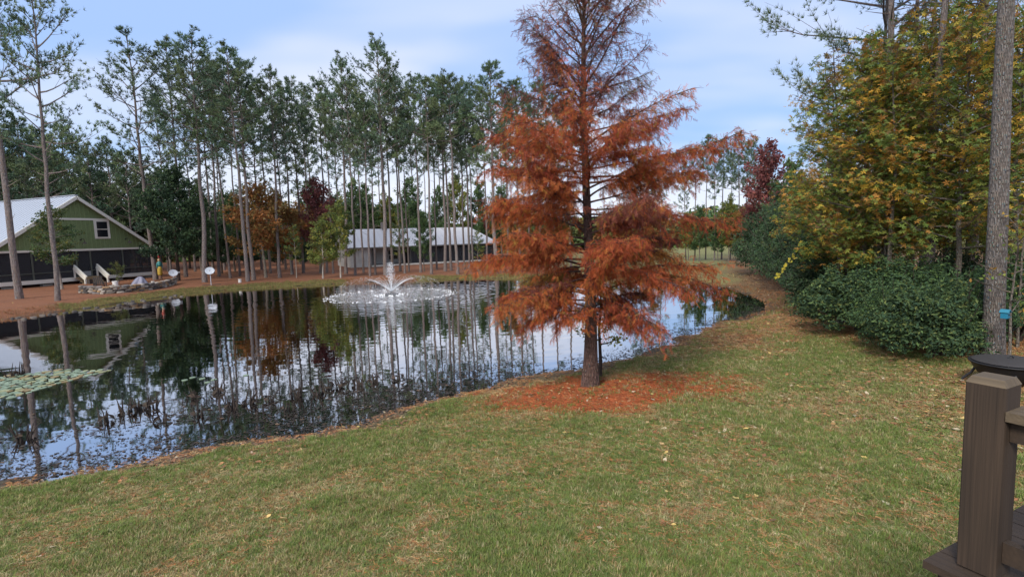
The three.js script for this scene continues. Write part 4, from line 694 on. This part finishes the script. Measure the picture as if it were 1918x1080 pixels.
// ---------------------------------------------------------------- white house across the pond
{
  const A = at(655, 460, 69), B = at(928, 459, 79), u = V3(B.x - A.x, 0, B.z - A.z), L = u.length(); u.normalize(); const th = Math.atan2(-u.z, u.x), G = 0.5, h = thing('house', 'white house with a pale metal roof and dark porch behind the fountain', 'house', [A.x, G, A.z], th);
  const clap = canvasTex(16, 64, (a, b, i, j) => { const q = 0.9 + 0.1 * hash(i, j, 3); return [q, q, q]; }), wm = std([0.60, 0.59, 0.56], 0.8, { map: clap }), rm = std([0.58, 0.57, 0.58], 0.5, { metalness: 0.2 }), eave = 2.55, D = 9;
  const xP = L * 0.42;
  part('front_wall', box(xP, eave + 0.25, 0.2), wm, h, [xP / 2, eave / 2 + 0.1, -2.6]);
  for (let k = 0; k < 12; k++) part('siding_board', box(xP, 0.012, 0.02), wm, h, [xP / 2, 0.35 + k * 0.2, -2.49]);
  part('end_wall', box(2.6, eave, 0.2), wm, h, [1.3, eave / 2, -0.12]); part('side_wall', box(0.2, eave, D - 0.4), wm, h, [0.1, eave / 2, -D / 2]);
  part('end_wall', box(0.2, eave, D - 0.4), wm, h, [L - 0.4, eave / 2, -D / 2 - 2]);
  const w = part('window', box(1.5, 1.5, 0.08), wm, h, [L * 0.30, 1.45, -2.46]); for (const x of [-0.34, 0.34]) for (const y of [-0.33, 0.33]) part('pane', box(0.58, 0.56, 0.02), glassDark, w, [x, y, 0.05]);
  part('window', box(0.9, 1.1, 0.08), wm, h, [1.5, 1.5, 0.02]); const dr = part('door', box(0.95, 2.05, 0.06), darkWood, h, [L * 0.385, 1.2, -2.46]); part('handle', box(0.04, 0.12, 0.05), white, dr, [0.36, 0, 0.05]);
  part('porch_floor', box(L - 2.7, 0.16, 3), deckGrey, h, [2.65 + (L - 2.7) / 2, 0.22, -1.45]); part('floor_band', box(L - 2.7, 0.22, 0.1), white, h, [2.65 + (L - 2.7) / 2, 0.16, 0.12]); part('porch_back', box(L - xP, eave, 0.2), insideWall, h, [xP + (L - xP) / 2, eave / 2 + 0.15, -2.8]);
  const n = 7; for (let k = 0; k <= n; k++) { const x = lerp(2.9, L - 0.2, k / n); part('porch_post', box(0.13, eave - 0.3, 0.13), k === n ? white : std([0.08, 0.08, 0.08]), h, [x, eave / 2 + 0.15, -0.02]); if (k && k > 2) part('screen', box((L - 3.1) / n - 0.13, eave - 0.3, 0.01), screenMat, h, [x - (L - 3.1) / n / 2, eave / 2 + 0.15, -0.03]); }
  part('eave_board', box(L + 0.6, 0.14, 0.1), std([0.2, 0.19, 0.18]), h, [L / 2, eave + 0.02, 0.45]);
  // hipped roof
  const r = new Geo(), y0 = eave + 0.1, y1 = eave + 2.55, a = [-0.4, y0, 0.5], b = [L + 0.4, y0, 0.5], c = [L - 2.2, y1, -D / 2 + 0.3], d = [-0.4, y1, -D / 2 + 0.3], e = [L + 0.4, y0, -D], f = [-0.4, y0, -D]; r.quad(a, b, c, d); r.tri(b, e, c); r.quad(e, f, d, c); r.tri(f, a, d);
  const rf = part('roof', r.build(), rm, h); const sl = Math.hypot(y1 - y0, D / 2 + 0.2), an = Math.atan2(y1 - y0, D / 2 + 0.2);
  for (let x = 0; x < L - 2.2; x += 0.75) part('seam', box(0.035, 0.035, sl), rm, rf, [x, (y0 + y1) / 2 + 0.015, 0.5 - (D / 2 + 0.2) / 2], [an, 0, 0]);
  const ch = part('chimney', box(0.7, 1.2, 0.7), std([0.25, 0.22, 0.2]), rf, [L * 0.27, y1 + 0.3, -D / 2 + 0.3]);
  for (const x of [L * 0.52, L * 0.78, L * 0.9]) { part('patio_seat', box(0.7, 0.5, 0.6), darkWood, h, [x, 0.55, -1.3]); }
}
// ---------------------------------------------------------------- fountain
{
  const R = mulberry(401), t = thing('fountain', 'floating fountain throwing a white plume and a ring of jets in the pond', 'fountain', [FOUNT.x, 0, FOUNT.z]);
  const wat = new THREE.MeshStandardMaterial({ color: new THREE.Color().setRGB(0.85, 0.88, 0.92), roughness: 0.35, transparent: true, opacity: 0.75 }), foam = std([0.78, 0.80, 0.84], 0.6);
  part('float', new THREE.TorusGeometry(0.4, 0.09, 10, 32), std([0.04, 0.04, 0.045], 0.6), t, [0, 0.02, 0], [Math.PI / 2, 0, 0]); part('nozzle', new THREE.CylinderGeometry(0.06, 0.1, 0.3, 14), std([0.06, 0.06, 0.06], 0.5), t, [0, 0.12, 0]);
  const m4 = new THREE.Matrix4(), drops = [];
  const dg = new THREE.IcosahedronGeometry(1, 0);
  const drop = (x, y, z, s) => { m4.makeScale(s, s * 1.3, s).setPosition(x, y, z); drops.push(m4.clone()); };
  for (let k = 0; k < 1000; k++) { const u = R(), y = 0.25 + 2.15 * Math.pow(u, 0.6), w = 0.07 + 0.38 * sstep(0.6, 2.0, y) * (1 - 0.35 * sstep(1.9, 2.4, y)) * Math.pow(R(), 0.5), a = R() * 6.28, r = w * Math.sqrt(R()); drop(Math.cos(a) * r, y - (R() < 0.4 ? R() * 0.5 : 0), Math.sin(a) * r, 0.006 + 0.009 * R()); }
  const NJ = 28;
  for (let k = 0; k < NJ; k++) {
    const a = k / NJ * 6.283 + 0.1, pts = [], v = 4.5; for (let s = 0; s <= 16; s++) { const f = s / 16, r = v * f, y = 0.22 + 1.25 * 4 * f * (1 - f) * 0.92 - 0.22 * f; pts.push(V3(Math.cos(a) * r, Math.max(0, y), Math.sin(a) * r)); }
    const g = new Geo(); g.tube(pts.slice(0, 7), taper(6, 0.014, 0.003), 4); part('jet', g.build(), wat, t);
    for (let q = 0; q < 36; q++) { const f = Math.sqrt(R()), p = pathAt(pts, f), j = 0.03 + 0.16 * f; drop(p.x + (R() - 0.5) * j, Math.max(0.01, p.y + (R() - 0.5) * j), p.z + (R() - 0.5) * j, 0.005 + 0.007 * R()); }
    for (let q = 0; q < 420; q++) { const f = Math.pow(R(), 0.7), aa = a + (R() - 0.5) * 0.24, p = pathAt(pts, f), rr = Math.hypot(p.x, p.z); drop(Math.cos(aa) * rr, Math.max(0.01, p.y * R() * R()), Math.sin(aa) * rr, 0.0035 + 0.004 * R()); }
    const sg = new Geo(); for (let q = 0; q < 7; q++) { const rr = 4.5 + (R() - 0.5) * 0.8, aa = a + (R() - 0.5) * 0.045, hh = 0.015 + 0.03 * R(), c = [Math.cos(aa) * rr, 0.004, Math.sin(aa) * rr], w = 0.018 + 0.028 * R(); sg.tri([c[0] - w, c[1], c[2]], [c[0] + w, c[1], c[2] + w], [c[0], c[1] + hh, c[2]], null); sg.tri([c[0], c[1], c[2] - w], [c[0] + w, c[1], c[2] + w], [c[0], c[1] + hh * 0.8, c[2]], null); } part('splash', sg.build(), foam, t);
  }
  const fr = new Geo(); for (let q = 0; q < 40; q++) { const a = R() * 6.28, r = 0.5 + 0.75 * R(), w = 0.03 + 0.05 * R(), x = Math.cos(a) * r, z = Math.sin(a) * r; fr.tri([x - w, 0.004, z], [x + w, 0.004, z + w], [x, 0.05 + 0.04 * R(), z]); } part('foam_ring', fr.build(), foam, t);
  stuff('spray', dg, foam, drops, null, null, null, t);
}
// ---------------------------------------------------------------- pond plants
{
  const R = mulberry(501), deadMat = new THREE.MeshStandardMaterial({ color: 0xffffff, vertexColors: true, roughness: 0.95 });
  const clump = (px, py, h, n, lab) => { const p = onPlane(px, py, 0), t = thing('dead_reed_clump', lab, 'reeds', [p.x, -0.05, p.z], R() * 6, 'dead reed clumps in the shallows'); for (let k = 0; k < n; k++) { const a = R() * 6.28, o = 0.03 + 0.1 * R(), g = new Geo(), hh = h * (0.4 + 0.7 * R()), lp = limbPath(V3(Math.cos(a) * o, 0, Math.sin(a) * o), V3(Math.cos(a) * 0.35 * R(), 1, Math.sin(a) * 0.35 * R()).normalize(), hh, R, 5, -0.25 * R(), 0.16); g.tube(lp, taper(5, 0.02 + 0.012 * R(), 0.006), 5, vary(R, [0.035, 0.025, 0.02], 0.3)); part('stalk', g.build(), deadMat, t); }
    for (let k = 0; k < 5; k++) { const g = new Geo(), a = R() * 6.28; diamond(g, R, V3(Math.cos(a) * 0.14, 0.09 + 0.1 * R(), Math.sin(a) * 0.14), 0.2, vary(R, [0.05, 0.034, 0.024], 0.3), V3(Math.cos(a), 1, Math.sin(a)).normalize(), 0.45); part('dead_leaf', g.build(), deadMat, t); } };
  const list = [[45, 822, 0.42, 12], [22, 706, 0.5, 6], [38, 702, 0.5, 6], [195, 790, 0.42, 9], [237, 772, 0.48, 9], [262, 768, 0.45, 10], [283, 764, 0.5, 9], [363, 745, 0.45, 5], [372, 778, 0.42, 8], [407, 735, 0.4, 5], [436, 764, 0.5, 8], [466, 756, 0.5, 9], [506, 752, 0.48, 6], [556, 742, 0.5, 8], [597, 738, 0.5, 8], [612, 728, 0.42, 6], [640, 726, 0.38, 6], [668, 722, 0.38, 6], [700, 716, 0.35, 6], [745, 712, 0.32, 5], [305, 790, 0.25, 5], [540, 770, 0.3, 5]];
  const sorted = list.slice().sort((a, b) => a[0] - b[0]); sorted.forEach((c, k) => clump(...c, `dark clump of dead reeds in the near shallows, ${ordinal(k + 1)} from the left`));
  // lily pads
  const lp = new THREE.Shape(); lp.absarc(0, 0, 1, 0.22, 6.06); lp.lineTo(0, 0); const pg = new THREE.ExtrudeGeometry(lp, { depth: 0.03, bevelEnabled: false, curveSegments: 9 }); pg.rotateX(-Math.PI / 2); const pm = [[0.21, 0.28, 0.185], [0.25, 0.32, 0.22], [0.29, 0.30, 0.15], [0.175, 0.235, 0.15], [0.26, 0.19, 0.08]].map(c => std(c, 0.45));
  let made = 0; const used = [];
  for (let k = 0; k < 6000 && made < 230; k++) { const y = lerp(692, 746, R()), x = lerp(-40, 205, R()); const v = (y - 692) / 54, lim = lerp(215, 20, Math.pow(v, 0.9)); if (x > lim || y < 692 + 18 * (1 - Math.min(1, (x + 40) / 150))) continue; const p = onPlane(x, y, 0), r = 0.065 + 0.08 * R(); if (used.some(q => Math.hypot(q[0] - p.x, q[1] - p.z) < (q[2] + r) * 0.92)) continue; used.push([p.x, p.z, r]);
    const m = part(numbered('lily_pad'), pg, R() < 0.85 ? pick(R, pm.slice(0, 4)) : pm[4], scene, [p.x, 0.004 + 0.004 * R(), p.z], [(R() - 0.5) * 0.06, R() * 6.28, (R() - 0.5) * 0.06]); m.scale.set(r, 0.3, r); tag(m, 'pale green lily pad in the floating patch at the left', 'lily pad', 'lily pads in the floating patch'); made++; }
  for (const [x, y] of [[360, 707], [378, 709], [388, 716], [345, 712], [400, 711], [460, 703]]) { const p = onPlane(x, y, 0), m = part(numbered('lily_pad'), pg, pm[0], scene, [p.x, 0.005, p.z], [0, R() * 6, 0]); m.scale.set(0.085, 0.3, 0.085); tag(m, 'lone lily pad floating in the middle of the near pond', 'lily pad', 'lone lily pads'); }
  // floating dead leaves and muck in the shallows
  const lg = new Geo(), r2 = mulberry(3); lg.tri([-0.5, 0, -0.1], [0.45, 0.12, 0], [-0.1, 0.02, 0.35]); lg.tri([-0.5, 0, -0.1], [0.1, 0.03, -0.35], [0.45, 0.12, 0]); lg.tri([0.2, 0, 0.3], [-0.3, 0.22, 0.25], [-0.1, 0.02, -0.2]);
  const mats = [], cols = [], m4 = new THREE.Matrix4(), q4 = new THREE.Quaternion();
  for (let k = 0; k < 260000 && mats.length < 42000; k++) {
    const x = lerp(-20, 13, R()), z = lerp(-30, -6, R()), d = sd(x, z); if (d > 0.25 || d < -6.5) continue;
    const left = sstep(3, -3, x), n = fbm(x * 0.75 + 2, z * 1.3, 31, 4), reach = lerp(1.6, 6.0, left), pr = sstep(reach, 0, -d) * sstep(0.36, 0.60, n + 0.20 * sstep(1.2, 0, -d)) + (d > -0.5 ? 0.25 : 0); if (R() > pr * 0.8) continue;
    const s = 0.03 + 0.15 * R() * R() * R(), el = 0.5 + 1.3 * R(); q4.setFromAxisAngle(V3(0, 1, 0), R() * 6.28); m4.compose(V3(x, 0.003 + 0.006 * R(), z), q4, V3(s * el, s * 0.5, s / el)); mats.push(m4.clone()); cols.push(vary(R, R() < 0.92 ? [0.036, 0.028, 0.023] : [0.12, 0.075, 0.045], 0.4));
  }
  stuff('floating_debris', lg.build(), M.litter, mats, cols, 'dark dead leaves and muck floating in the near shallows', 'debris'); console.log('debris', mats.length);
}
// ---------------------------------------------------------------- lawn, needles, fallen leaves
{
  const R = mulberry(601), tuft = (seed, n, h, w, lay) => { const r = mulberry(seed), g = new Geo(); for (let k = 0; k < n; k++) { const a = r() * 6.28, o = 0.035 * Math.sqrt(r()), b = r() * 6.28, l = lay * (0.4 + r()), hh = h * (0.5 + 0.7 * r()), x = Math.cos(a) * o, z = Math.sin(a) * o, wx = -Math.sin(b) * w / 2, wz = Math.cos(b) * w / 2, mx = x + Math.cos(b) * l * 0.35, mz = z + Math.sin(b) * l * 0.35, tx = x + Math.cos(b) * l, tz = z + Math.sin(b) * l;
    g.quad([x - wx, -0.01, z - wz], [x + wx, -0.01, z + wz], [mx + wx * 0.8, hh * 0.7, mz + wz * 0.8], [mx - wx * 0.8, hh * 0.7, mz - wz * 0.8]); g.tri([mx - wx * 0.8, hh * 0.7, mz - wz * 0.8], [mx + wx * 0.8, hh * 0.7, mz + wz * 0.8], [tx, hh, tz]); } return g.build(); };
  const kinds = [tuft(1, 9, 0.05, 0.0055, 0.05), tuft(2, 9, 0.04, 0.006, 0.06), tuft(3, 8, 0.065, 0.0055, 0.04)], sets = kinds.map(() => [[], []]);
  const m4 = new THREE.Matrix4(), q4 = new THREE.Quaternion(), e = new THREE.Euler(); const TARGET = 300000; let n = 0;
  for (let k = 0; k < 2600000 && n < TARGET; k++) {
    const depth = 3.0 + 27 * Math.pow(R(), 1.55), px = R() * 2060 - 70, x = (px - 959) / 1000 * depth, z = -depth; const w = zone(x, z); if (w.d < 0.4 + 1.0 * w.n2 * nearness(z)) continue;
    const clump = fbm(x * 0.9 + 20, z * 0.9, 95, 3), lushy = sstep(0.44, 0.62, clump), pr = (1 - 0.93 * w.rust) * (1 - 0.93 * w.litter) * (1 - 0.8 * w.mud) * (0.55 + 0.45 * lushy); if (R() > pr) continue;
    const dry = sstep(0.40, 0.64, w.n1 * 0.5 + w.n2 * 0.5), rnd = R(); let c;
    if (rnd < 0.2 + 0.42 * dry * (1 - 0.5 * lushy)) c = pick(R, [[0.43, 0.35, 0.17], [0.36, 0.27, 0.13], [0.50, 0.43, 0.24], [0.30, 0.19, 0.09]]); else c = pick(R, [[0.175, 0.235, 0.055], [0.14, 0.20, 0.045], [0.225, 0.265, 0.075], [0.18, 0.225, 0.08]]);
    const s = (0.75 + 0.6 * R()) * (1 + 0.03 * Math.max(0, depth - 6)), i = Math.floor(R() * 3); q4.setFromEuler(e.set((R() - 0.5) * 0.4, R() * 6.28, (R() - 0.5) * 0.4));
    m4.compose(V3(x, H(x, z), z), q4, V3(s, s * (0.55 + 0.4 * R()) * (0.75 + 0.5 * lushy), s)); sets[i][0].push(m4.clone()); sets[i][1].push(vary(R, c, 0.25)); n++;
  }
  ['lawn_grass', 'lawn_grass', 'lawn_grass'].forEach((nm, i) => stuff(nm, kinds[i], M.grass, sets[i][0], sets[i][1], ['short mixed green lawn grass running down to the pond', 'low flattened lawn grass running down to the pond', 'taller tufts of lawn grass running down to the pond'][i], 'grass')); console.log('grass', n);
  // needles and straw lying on the lawn
  const ng = new Geo(); { const r = mulberry(9); for (let k = 0; k < 5; k++) { const a = r() * 6.28, L = 0.05 + 0.05 * r(), x = (r() - 0.5) * 0.05, z = (r() - 0.5) * 0.05, w = 0.002, y = 0.004 + 0.012 * r(); ng.quad([x - Math.sin(a) * w, y, z + Math.cos(a) * w], [x + Math.sin(a) * w, y, z - Math.cos(a) * w], [x + Math.cos(a) * L + Math.sin(a) * w, y + 0.012 * r(), z + Math.sin(a) * L - Math.cos(a) * w], [x + Math.cos(a) * L - Math.sin(a) * w, y + 0.01 * r(), z + Math.sin(a) * L + Math.cos(a) * w]); } }
  const mats = [], cols = [];
  for (let k = 0; k < 900000 && mats.length < 90000; k++) { const depth = 3.2 + 20 * Math.pow(R(), 1.2), px = R() * 2000 - 40, x = (px - 959) / 1000 * depth, z = -depth, w = zone(x, z); if (w.d < 0.02) continue; const pr = w.rust * 1.0 + 0.04 + 0.03 * sstep(0.5, 0.65, w.n2) + w.litter * 0.25; if (R() > pr) continue;
    const s = 0.5 + 0.5 * R(); q4.setFromEuler(e.set((R() - 0.5) * 0.3, R() * 6.28, (R() - 0.5) * 0.3)); m4.compose(V3(x, H(x, z) + (w.rust > 0.5 ? 0.004 : 0.018), z), q4, V3(s, s, s)); mats.push(m4.clone()); cols.push(vary(R, w.rust > 0.4 ? pick(R, [[0.40, 0.10, 0.035], [0.30, 0.08, 0.03], [0.46, 0.15, 0.05]]) : pick(R, [[0.38, 0.19, 0.07], [0.33, 0.13, 0.05], [0.42, 0.30, 0.15]]), 0.3)); }
  stuff('fallen_needles', ng.build(), M.litter, mats, cols, 'rusty fallen needles carpeting the ground under the cypress', 'needles');
  // dead leaves, most of them on the leaf-strewn bank and wood edge
  const lg = new Geo(); { const c = [[-0.5, 0.02, 0], [-0.15, 0.12, 0.32], [0.25, 0.06, 0.26], [0.55, 0.16, 0.02], [0.2, 0.1, -0.3], [-0.2, 0.03, -0.28]]; for (let k = 0; k < 6; k++) lg.tri([0, 0, 0], c[k], c[(k + 1) % 6]); } const lgeo = lg.build();
  const lm = [], lc = [], big = []; const tones = [[0.40, 0.27, 0.13], [0.32, 0.16, 0.07], [0.25, 0.115, 0.055], [0.50, 0.36, 0.13], [0.48, 0.39, 0.27], [0.20, 0.10, 0.055]];
  for (let k = 0; k < 500000 && lm.length < 26000; k++) { const depth = 3.5 + 42 * Math.pow(R(), 1.1), px = R() * 2000 - 40, x = (px - 959) / 1000 * depth, z = -depth, w = zone(x, z); if (w.d < -0.05) continue; const near = nearness(z);
    const band = sstep(2.2, 0.2, w.d) * 0.8, pr = w.litter * 0.9 + band * near * 0.9 + w.rust * 0.10 + 0.010 + 0.2 * sstep(1.5, 5.5, x) * near * sstep(-5, -9, z); if (R() > pr) continue;
    const s = (0.045 + 0.05 * R()) * (1 + 0.012 * depth); q4.setFromEuler(e.set((R() - 0.5) * 0.7, R() * 6.28, (R() - 0.5) * 0.7)); m4.compose(V3(x, H(x, z) + (w.litter > 0.5 || band > 0.4 ? 0.008 : 0.03), z), q4, V3(s, s, s)); const onLawn = w.litter < 0.3 && band < 0.2 && w.rust < 0.3;
    if (onLawn && big.length < 240) { big.push([m4.clone(), vary(R, pick(R, tones.slice(0, 5)), 0.2)]); continue; } lm.push(m4.clone()); lc.push(vary(R, band > 0.3 && R() < 0.7 ? [0.15, 0.085, 0.05] : pick(R, R() < 0.7 ? [tones[1], tones[2], tones[5]] : tones), 0.3)); }
  stuff('leaf_litter', lgeo, M.litter, lm, lc, 'brown and tan dead leaves strewn along the bank and the wood edge', 'leaf litter'); console.log('litter', lm.length, 'lawn leaves', big.length);
  const lmats = tones.slice(0, 5).map(c => std(c, 0.85));
  big.forEach(([m], i) => { const o = part(numbered('fallen_leaf'), lgeo, lmats[i % 5], scene); m.decompose(o.position, o.quaternion, o.scale); o.scale.multiplyScalar(1.15); tag(o, 'pale dry leaf lying on the open lawn', 'leaf', 'fallen leaves on the lawn'); });
  // ragged straw and rushes along the far and left waterline
  const rm = [], rc = []; for (let k = 0; k < 400000 && rm.length < 26000; k++) { const x = lerp(-34, 16, R()), z = lerp(-54, -24, R()), w = zone(x, z); if (w.d < 0 || w.d > 1.8) continue; const st = w.strip; if (R() > 0.12 + 0.8 * st) continue; const s = 1.0 + 1.2 * R(); q4.setFromEuler(e.set((R() - 0.5) * 0.4, R() * 6.28, (R() - 0.5) * 0.4)); m4.compose(V3(x, H(x, z), z), q4, V3(s, s * 0.9, s)); rm.push(m4.clone()); rc.push(vary(R, st > 0.3 ? pick(R, [[0.26, 0.25, 0.09], [0.32, 0.27, 0.11], [0.20, 0.21, 0.07], [0.30, 0.19, 0.09]]) : pick(R, [[0.26, 0.17, 0.09], [0.32, 0.15, 0.07]]), 0.3)); }
  stuff('bank_grass', kinds[2], M.grass, rm, rc, 'yellow-green grass fringe along the far waterline', 'grass');
}
// ---------------------------------------------------------------- deck post, railing and the fire pit beyond it
{
  const grain = canvasTex(256, 512, (u, v) => { const a = tnoise2(u + 0.03 * tnoise(u, v, 4, 2), v, 60, 3, 1), b = tnoise2(u, v, 128, 8, 2), c = tnoise(u, v, 5, 6), q = 0.72 + 0.12 * a + 0.08 * b + 0.2 * (c - 0.5); return [q, q * 0.97, q * 0.93]; }, 3, 1), gb = canvasTex(256, 256, (u, v) => { const q = 0.6 * tnoise2(u, v, 60, 3, 1) + 0.4 * tnoise2(u, v, 128, 8, 2); return [q, q, q]; }, 3, 1, false);
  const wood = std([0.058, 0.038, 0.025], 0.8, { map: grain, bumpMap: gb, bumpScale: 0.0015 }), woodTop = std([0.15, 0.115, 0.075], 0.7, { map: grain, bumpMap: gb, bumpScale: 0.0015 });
  const top = at(1862, 712, 2.2), turn = Math.atan2(0.45, 0.89), S = 0.138, base = at(1800, 1062, 2.2).y; // the post faces down the bank
  const post = thing('railing_post', 'dark brown deck railing post and sloped cap, bottom right', 'post', [top.x, base, top.z], turn), ph = top.y - base - 0.01;
  const g = new THREE.ExtrudeGeometry((() => { const s = new THREE.Shape(), a = S / 2, b = 0.006; s.moveTo(-a + b, -a); s.lineTo(a - b, -a); s.lineTo(a, -a + b); s.lineTo(a, a - b); s.lineTo(a - b, a); s.lineTo(-a + b, a); s.lineTo(-a, a - b); s.lineTo(-a, -a + b); s.closePath(); return s; })(), { depth: ph, bevelEnabled: false }); g.rotateX(-Math.PI / 2);
  part('shaft', g, wood, post);
  { const c = new Geo(), a = S / 2, t = 0.055, y0 = ph, y1 = ph + 0.028; const P = [[-a, y0, -a], [a, y0, -a], [a, y0, a], [-a, y0, a]], Q = [[-t, y1, -t], [t, y1, -t], [t, y1, t], [-t, y1, t]]; for (let k = 0; k < 4; k++) c.quad(P[k], Q[k], Q[(k + 1) % 4], P[(k + 1) % 4]); c.quad(Q[0], Q[3], Q[2], Q[1]); const cg = c.build(); const uv = []; for (let i = 0; i < c.p.length; i += 3) uv.push(c.p[i], c.p[i + 2]); cg.setAttribute('uv', new THREE.Float32BufferAttribute(uv, 2)); part('cap', cg, woodTop, post); }
  const rail = thing('deck_railing', 'brown deck railing running off to the right of the post', 'railing', [top.x, base, top.z], turn);
  part('top_rail', box(0.15, 0.04, 2.6), woodTop, rail, [0.005, ph - 0.115, S / 2 + 1.302]); part('side_rail', box(0.04, 0.09, 2.6), wood, rail, [0, ph - 0.185, S / 2 + 1.302]); part('bottom_rail', box(0.045, 0.09, 2.6), wood, rail, [0, 0.11, S / 2 + 1.302]);
  for (let k = 0; k < 14; k++) part('baluster', box(0.036, ph - 0.39, 0.036), wood, rail, [0, 0.155 + (ph - 0.39) / 2, S / 2 + 0.09 + k * 0.125]);
  const deck = thing('deck', 'brown plank deck under the railing post', 'deck', [top.x, base - 0.005, top.z], turn);
  for (let k = 0; k < 12; k++) part('plank', box(0.14, 0.035, 3.2), wood, deck, [-0.085 + k * 0.146, -0.02, -0.155 + 1.6]);
  part('rim_joist', box(0.04, 0.2, 3.1), wood, deck, [-0.11, -0.14, 1.5]); part('end_joist', box(1.7, 0.2, 0.04), wood, deck, [0.75, -0.14, -0.1]);
  for (const [x, z] of [[0, 0.05], [0, 2.8], [1.5, 0.05]]) { const q = V3(x, 0, z).applyAxisAngle(V3(0, 1, 0), turn), gy = H(top.x + q.x, top.z + q.z), hh = base - 0.045 - gy + 0.1; part('support_post', box(0.14, hh, 0.14), wood, deck, [x, -0.04 - hh / 2, z]); }
  // fire pit
  const p = at(1893, 690, 9.9), gy = H(p.x, p.z), f = thing('fire_pit', 'round black metal fire pit with a lid on the lawn behind the post', 'fire pit', [p.x, gy, p.z]), iron = std([0.022, 0.022, 0.025], 0.45, { metalness: 0.3 });
  const rimY = heightAt(p.x, p.z, 678) - gy, rr = 0.62, pr = [[0, rimY - 0.42], [0.22, rimY - 0.4], [0.42, rimY - 0.3], [0.56, rimY - 0.1], [0.585, rimY - 0.02], [rr, rimY - 0.015], [rr, rimY + 0.01], [0.56, rimY + 0.012], [0.5, rimY - 0.1], [0, rimY - 0.36]];
  part('bowl', new THREE.LatheGeometry(pr.map(([x, y]) => new THREE.Vector2(x, y)), 40), iron, f); part('lid', new THREE.LatheGeometry([[0, rimY + 0.075], [0.25, rimY + 0.07], [0.48, rimY + 0.05], [0.57, rimY + 0.028], [0.575, rimY + 0.02], [0, rimY + 0.03]].map(([x, y]) => new THREE.Vector2(x, y)), 40), std([0.06, 0.055, 0.055], 0.5, { metalness: 0.3 }), f);
  part('handle', new THREE.TorusGeometry(0.05, 0.01, 8, 18, Math.PI), iron, f, [0, rimY + 0.07, 0]);
  for (let k = 0; k < 4; k++) { const a = 0.6 + k * Math.PI / 2, lg = new Geo(); lg.tube([V3(Math.cos(a) * 0.5, rimY - 0.14, Math.sin(a) * 0.5), V3(Math.cos(a) * 0.56, rimY * 0.4, Math.sin(a) * 0.56), V3(Math.cos(a) * 0.7, 0.02, Math.sin(a) * 0.7)], [0.022, 0.022, 0.022], 8); part('leg', lg.build(), iron, f); }
}
shade(scene);
renderer.render(scene, camera);
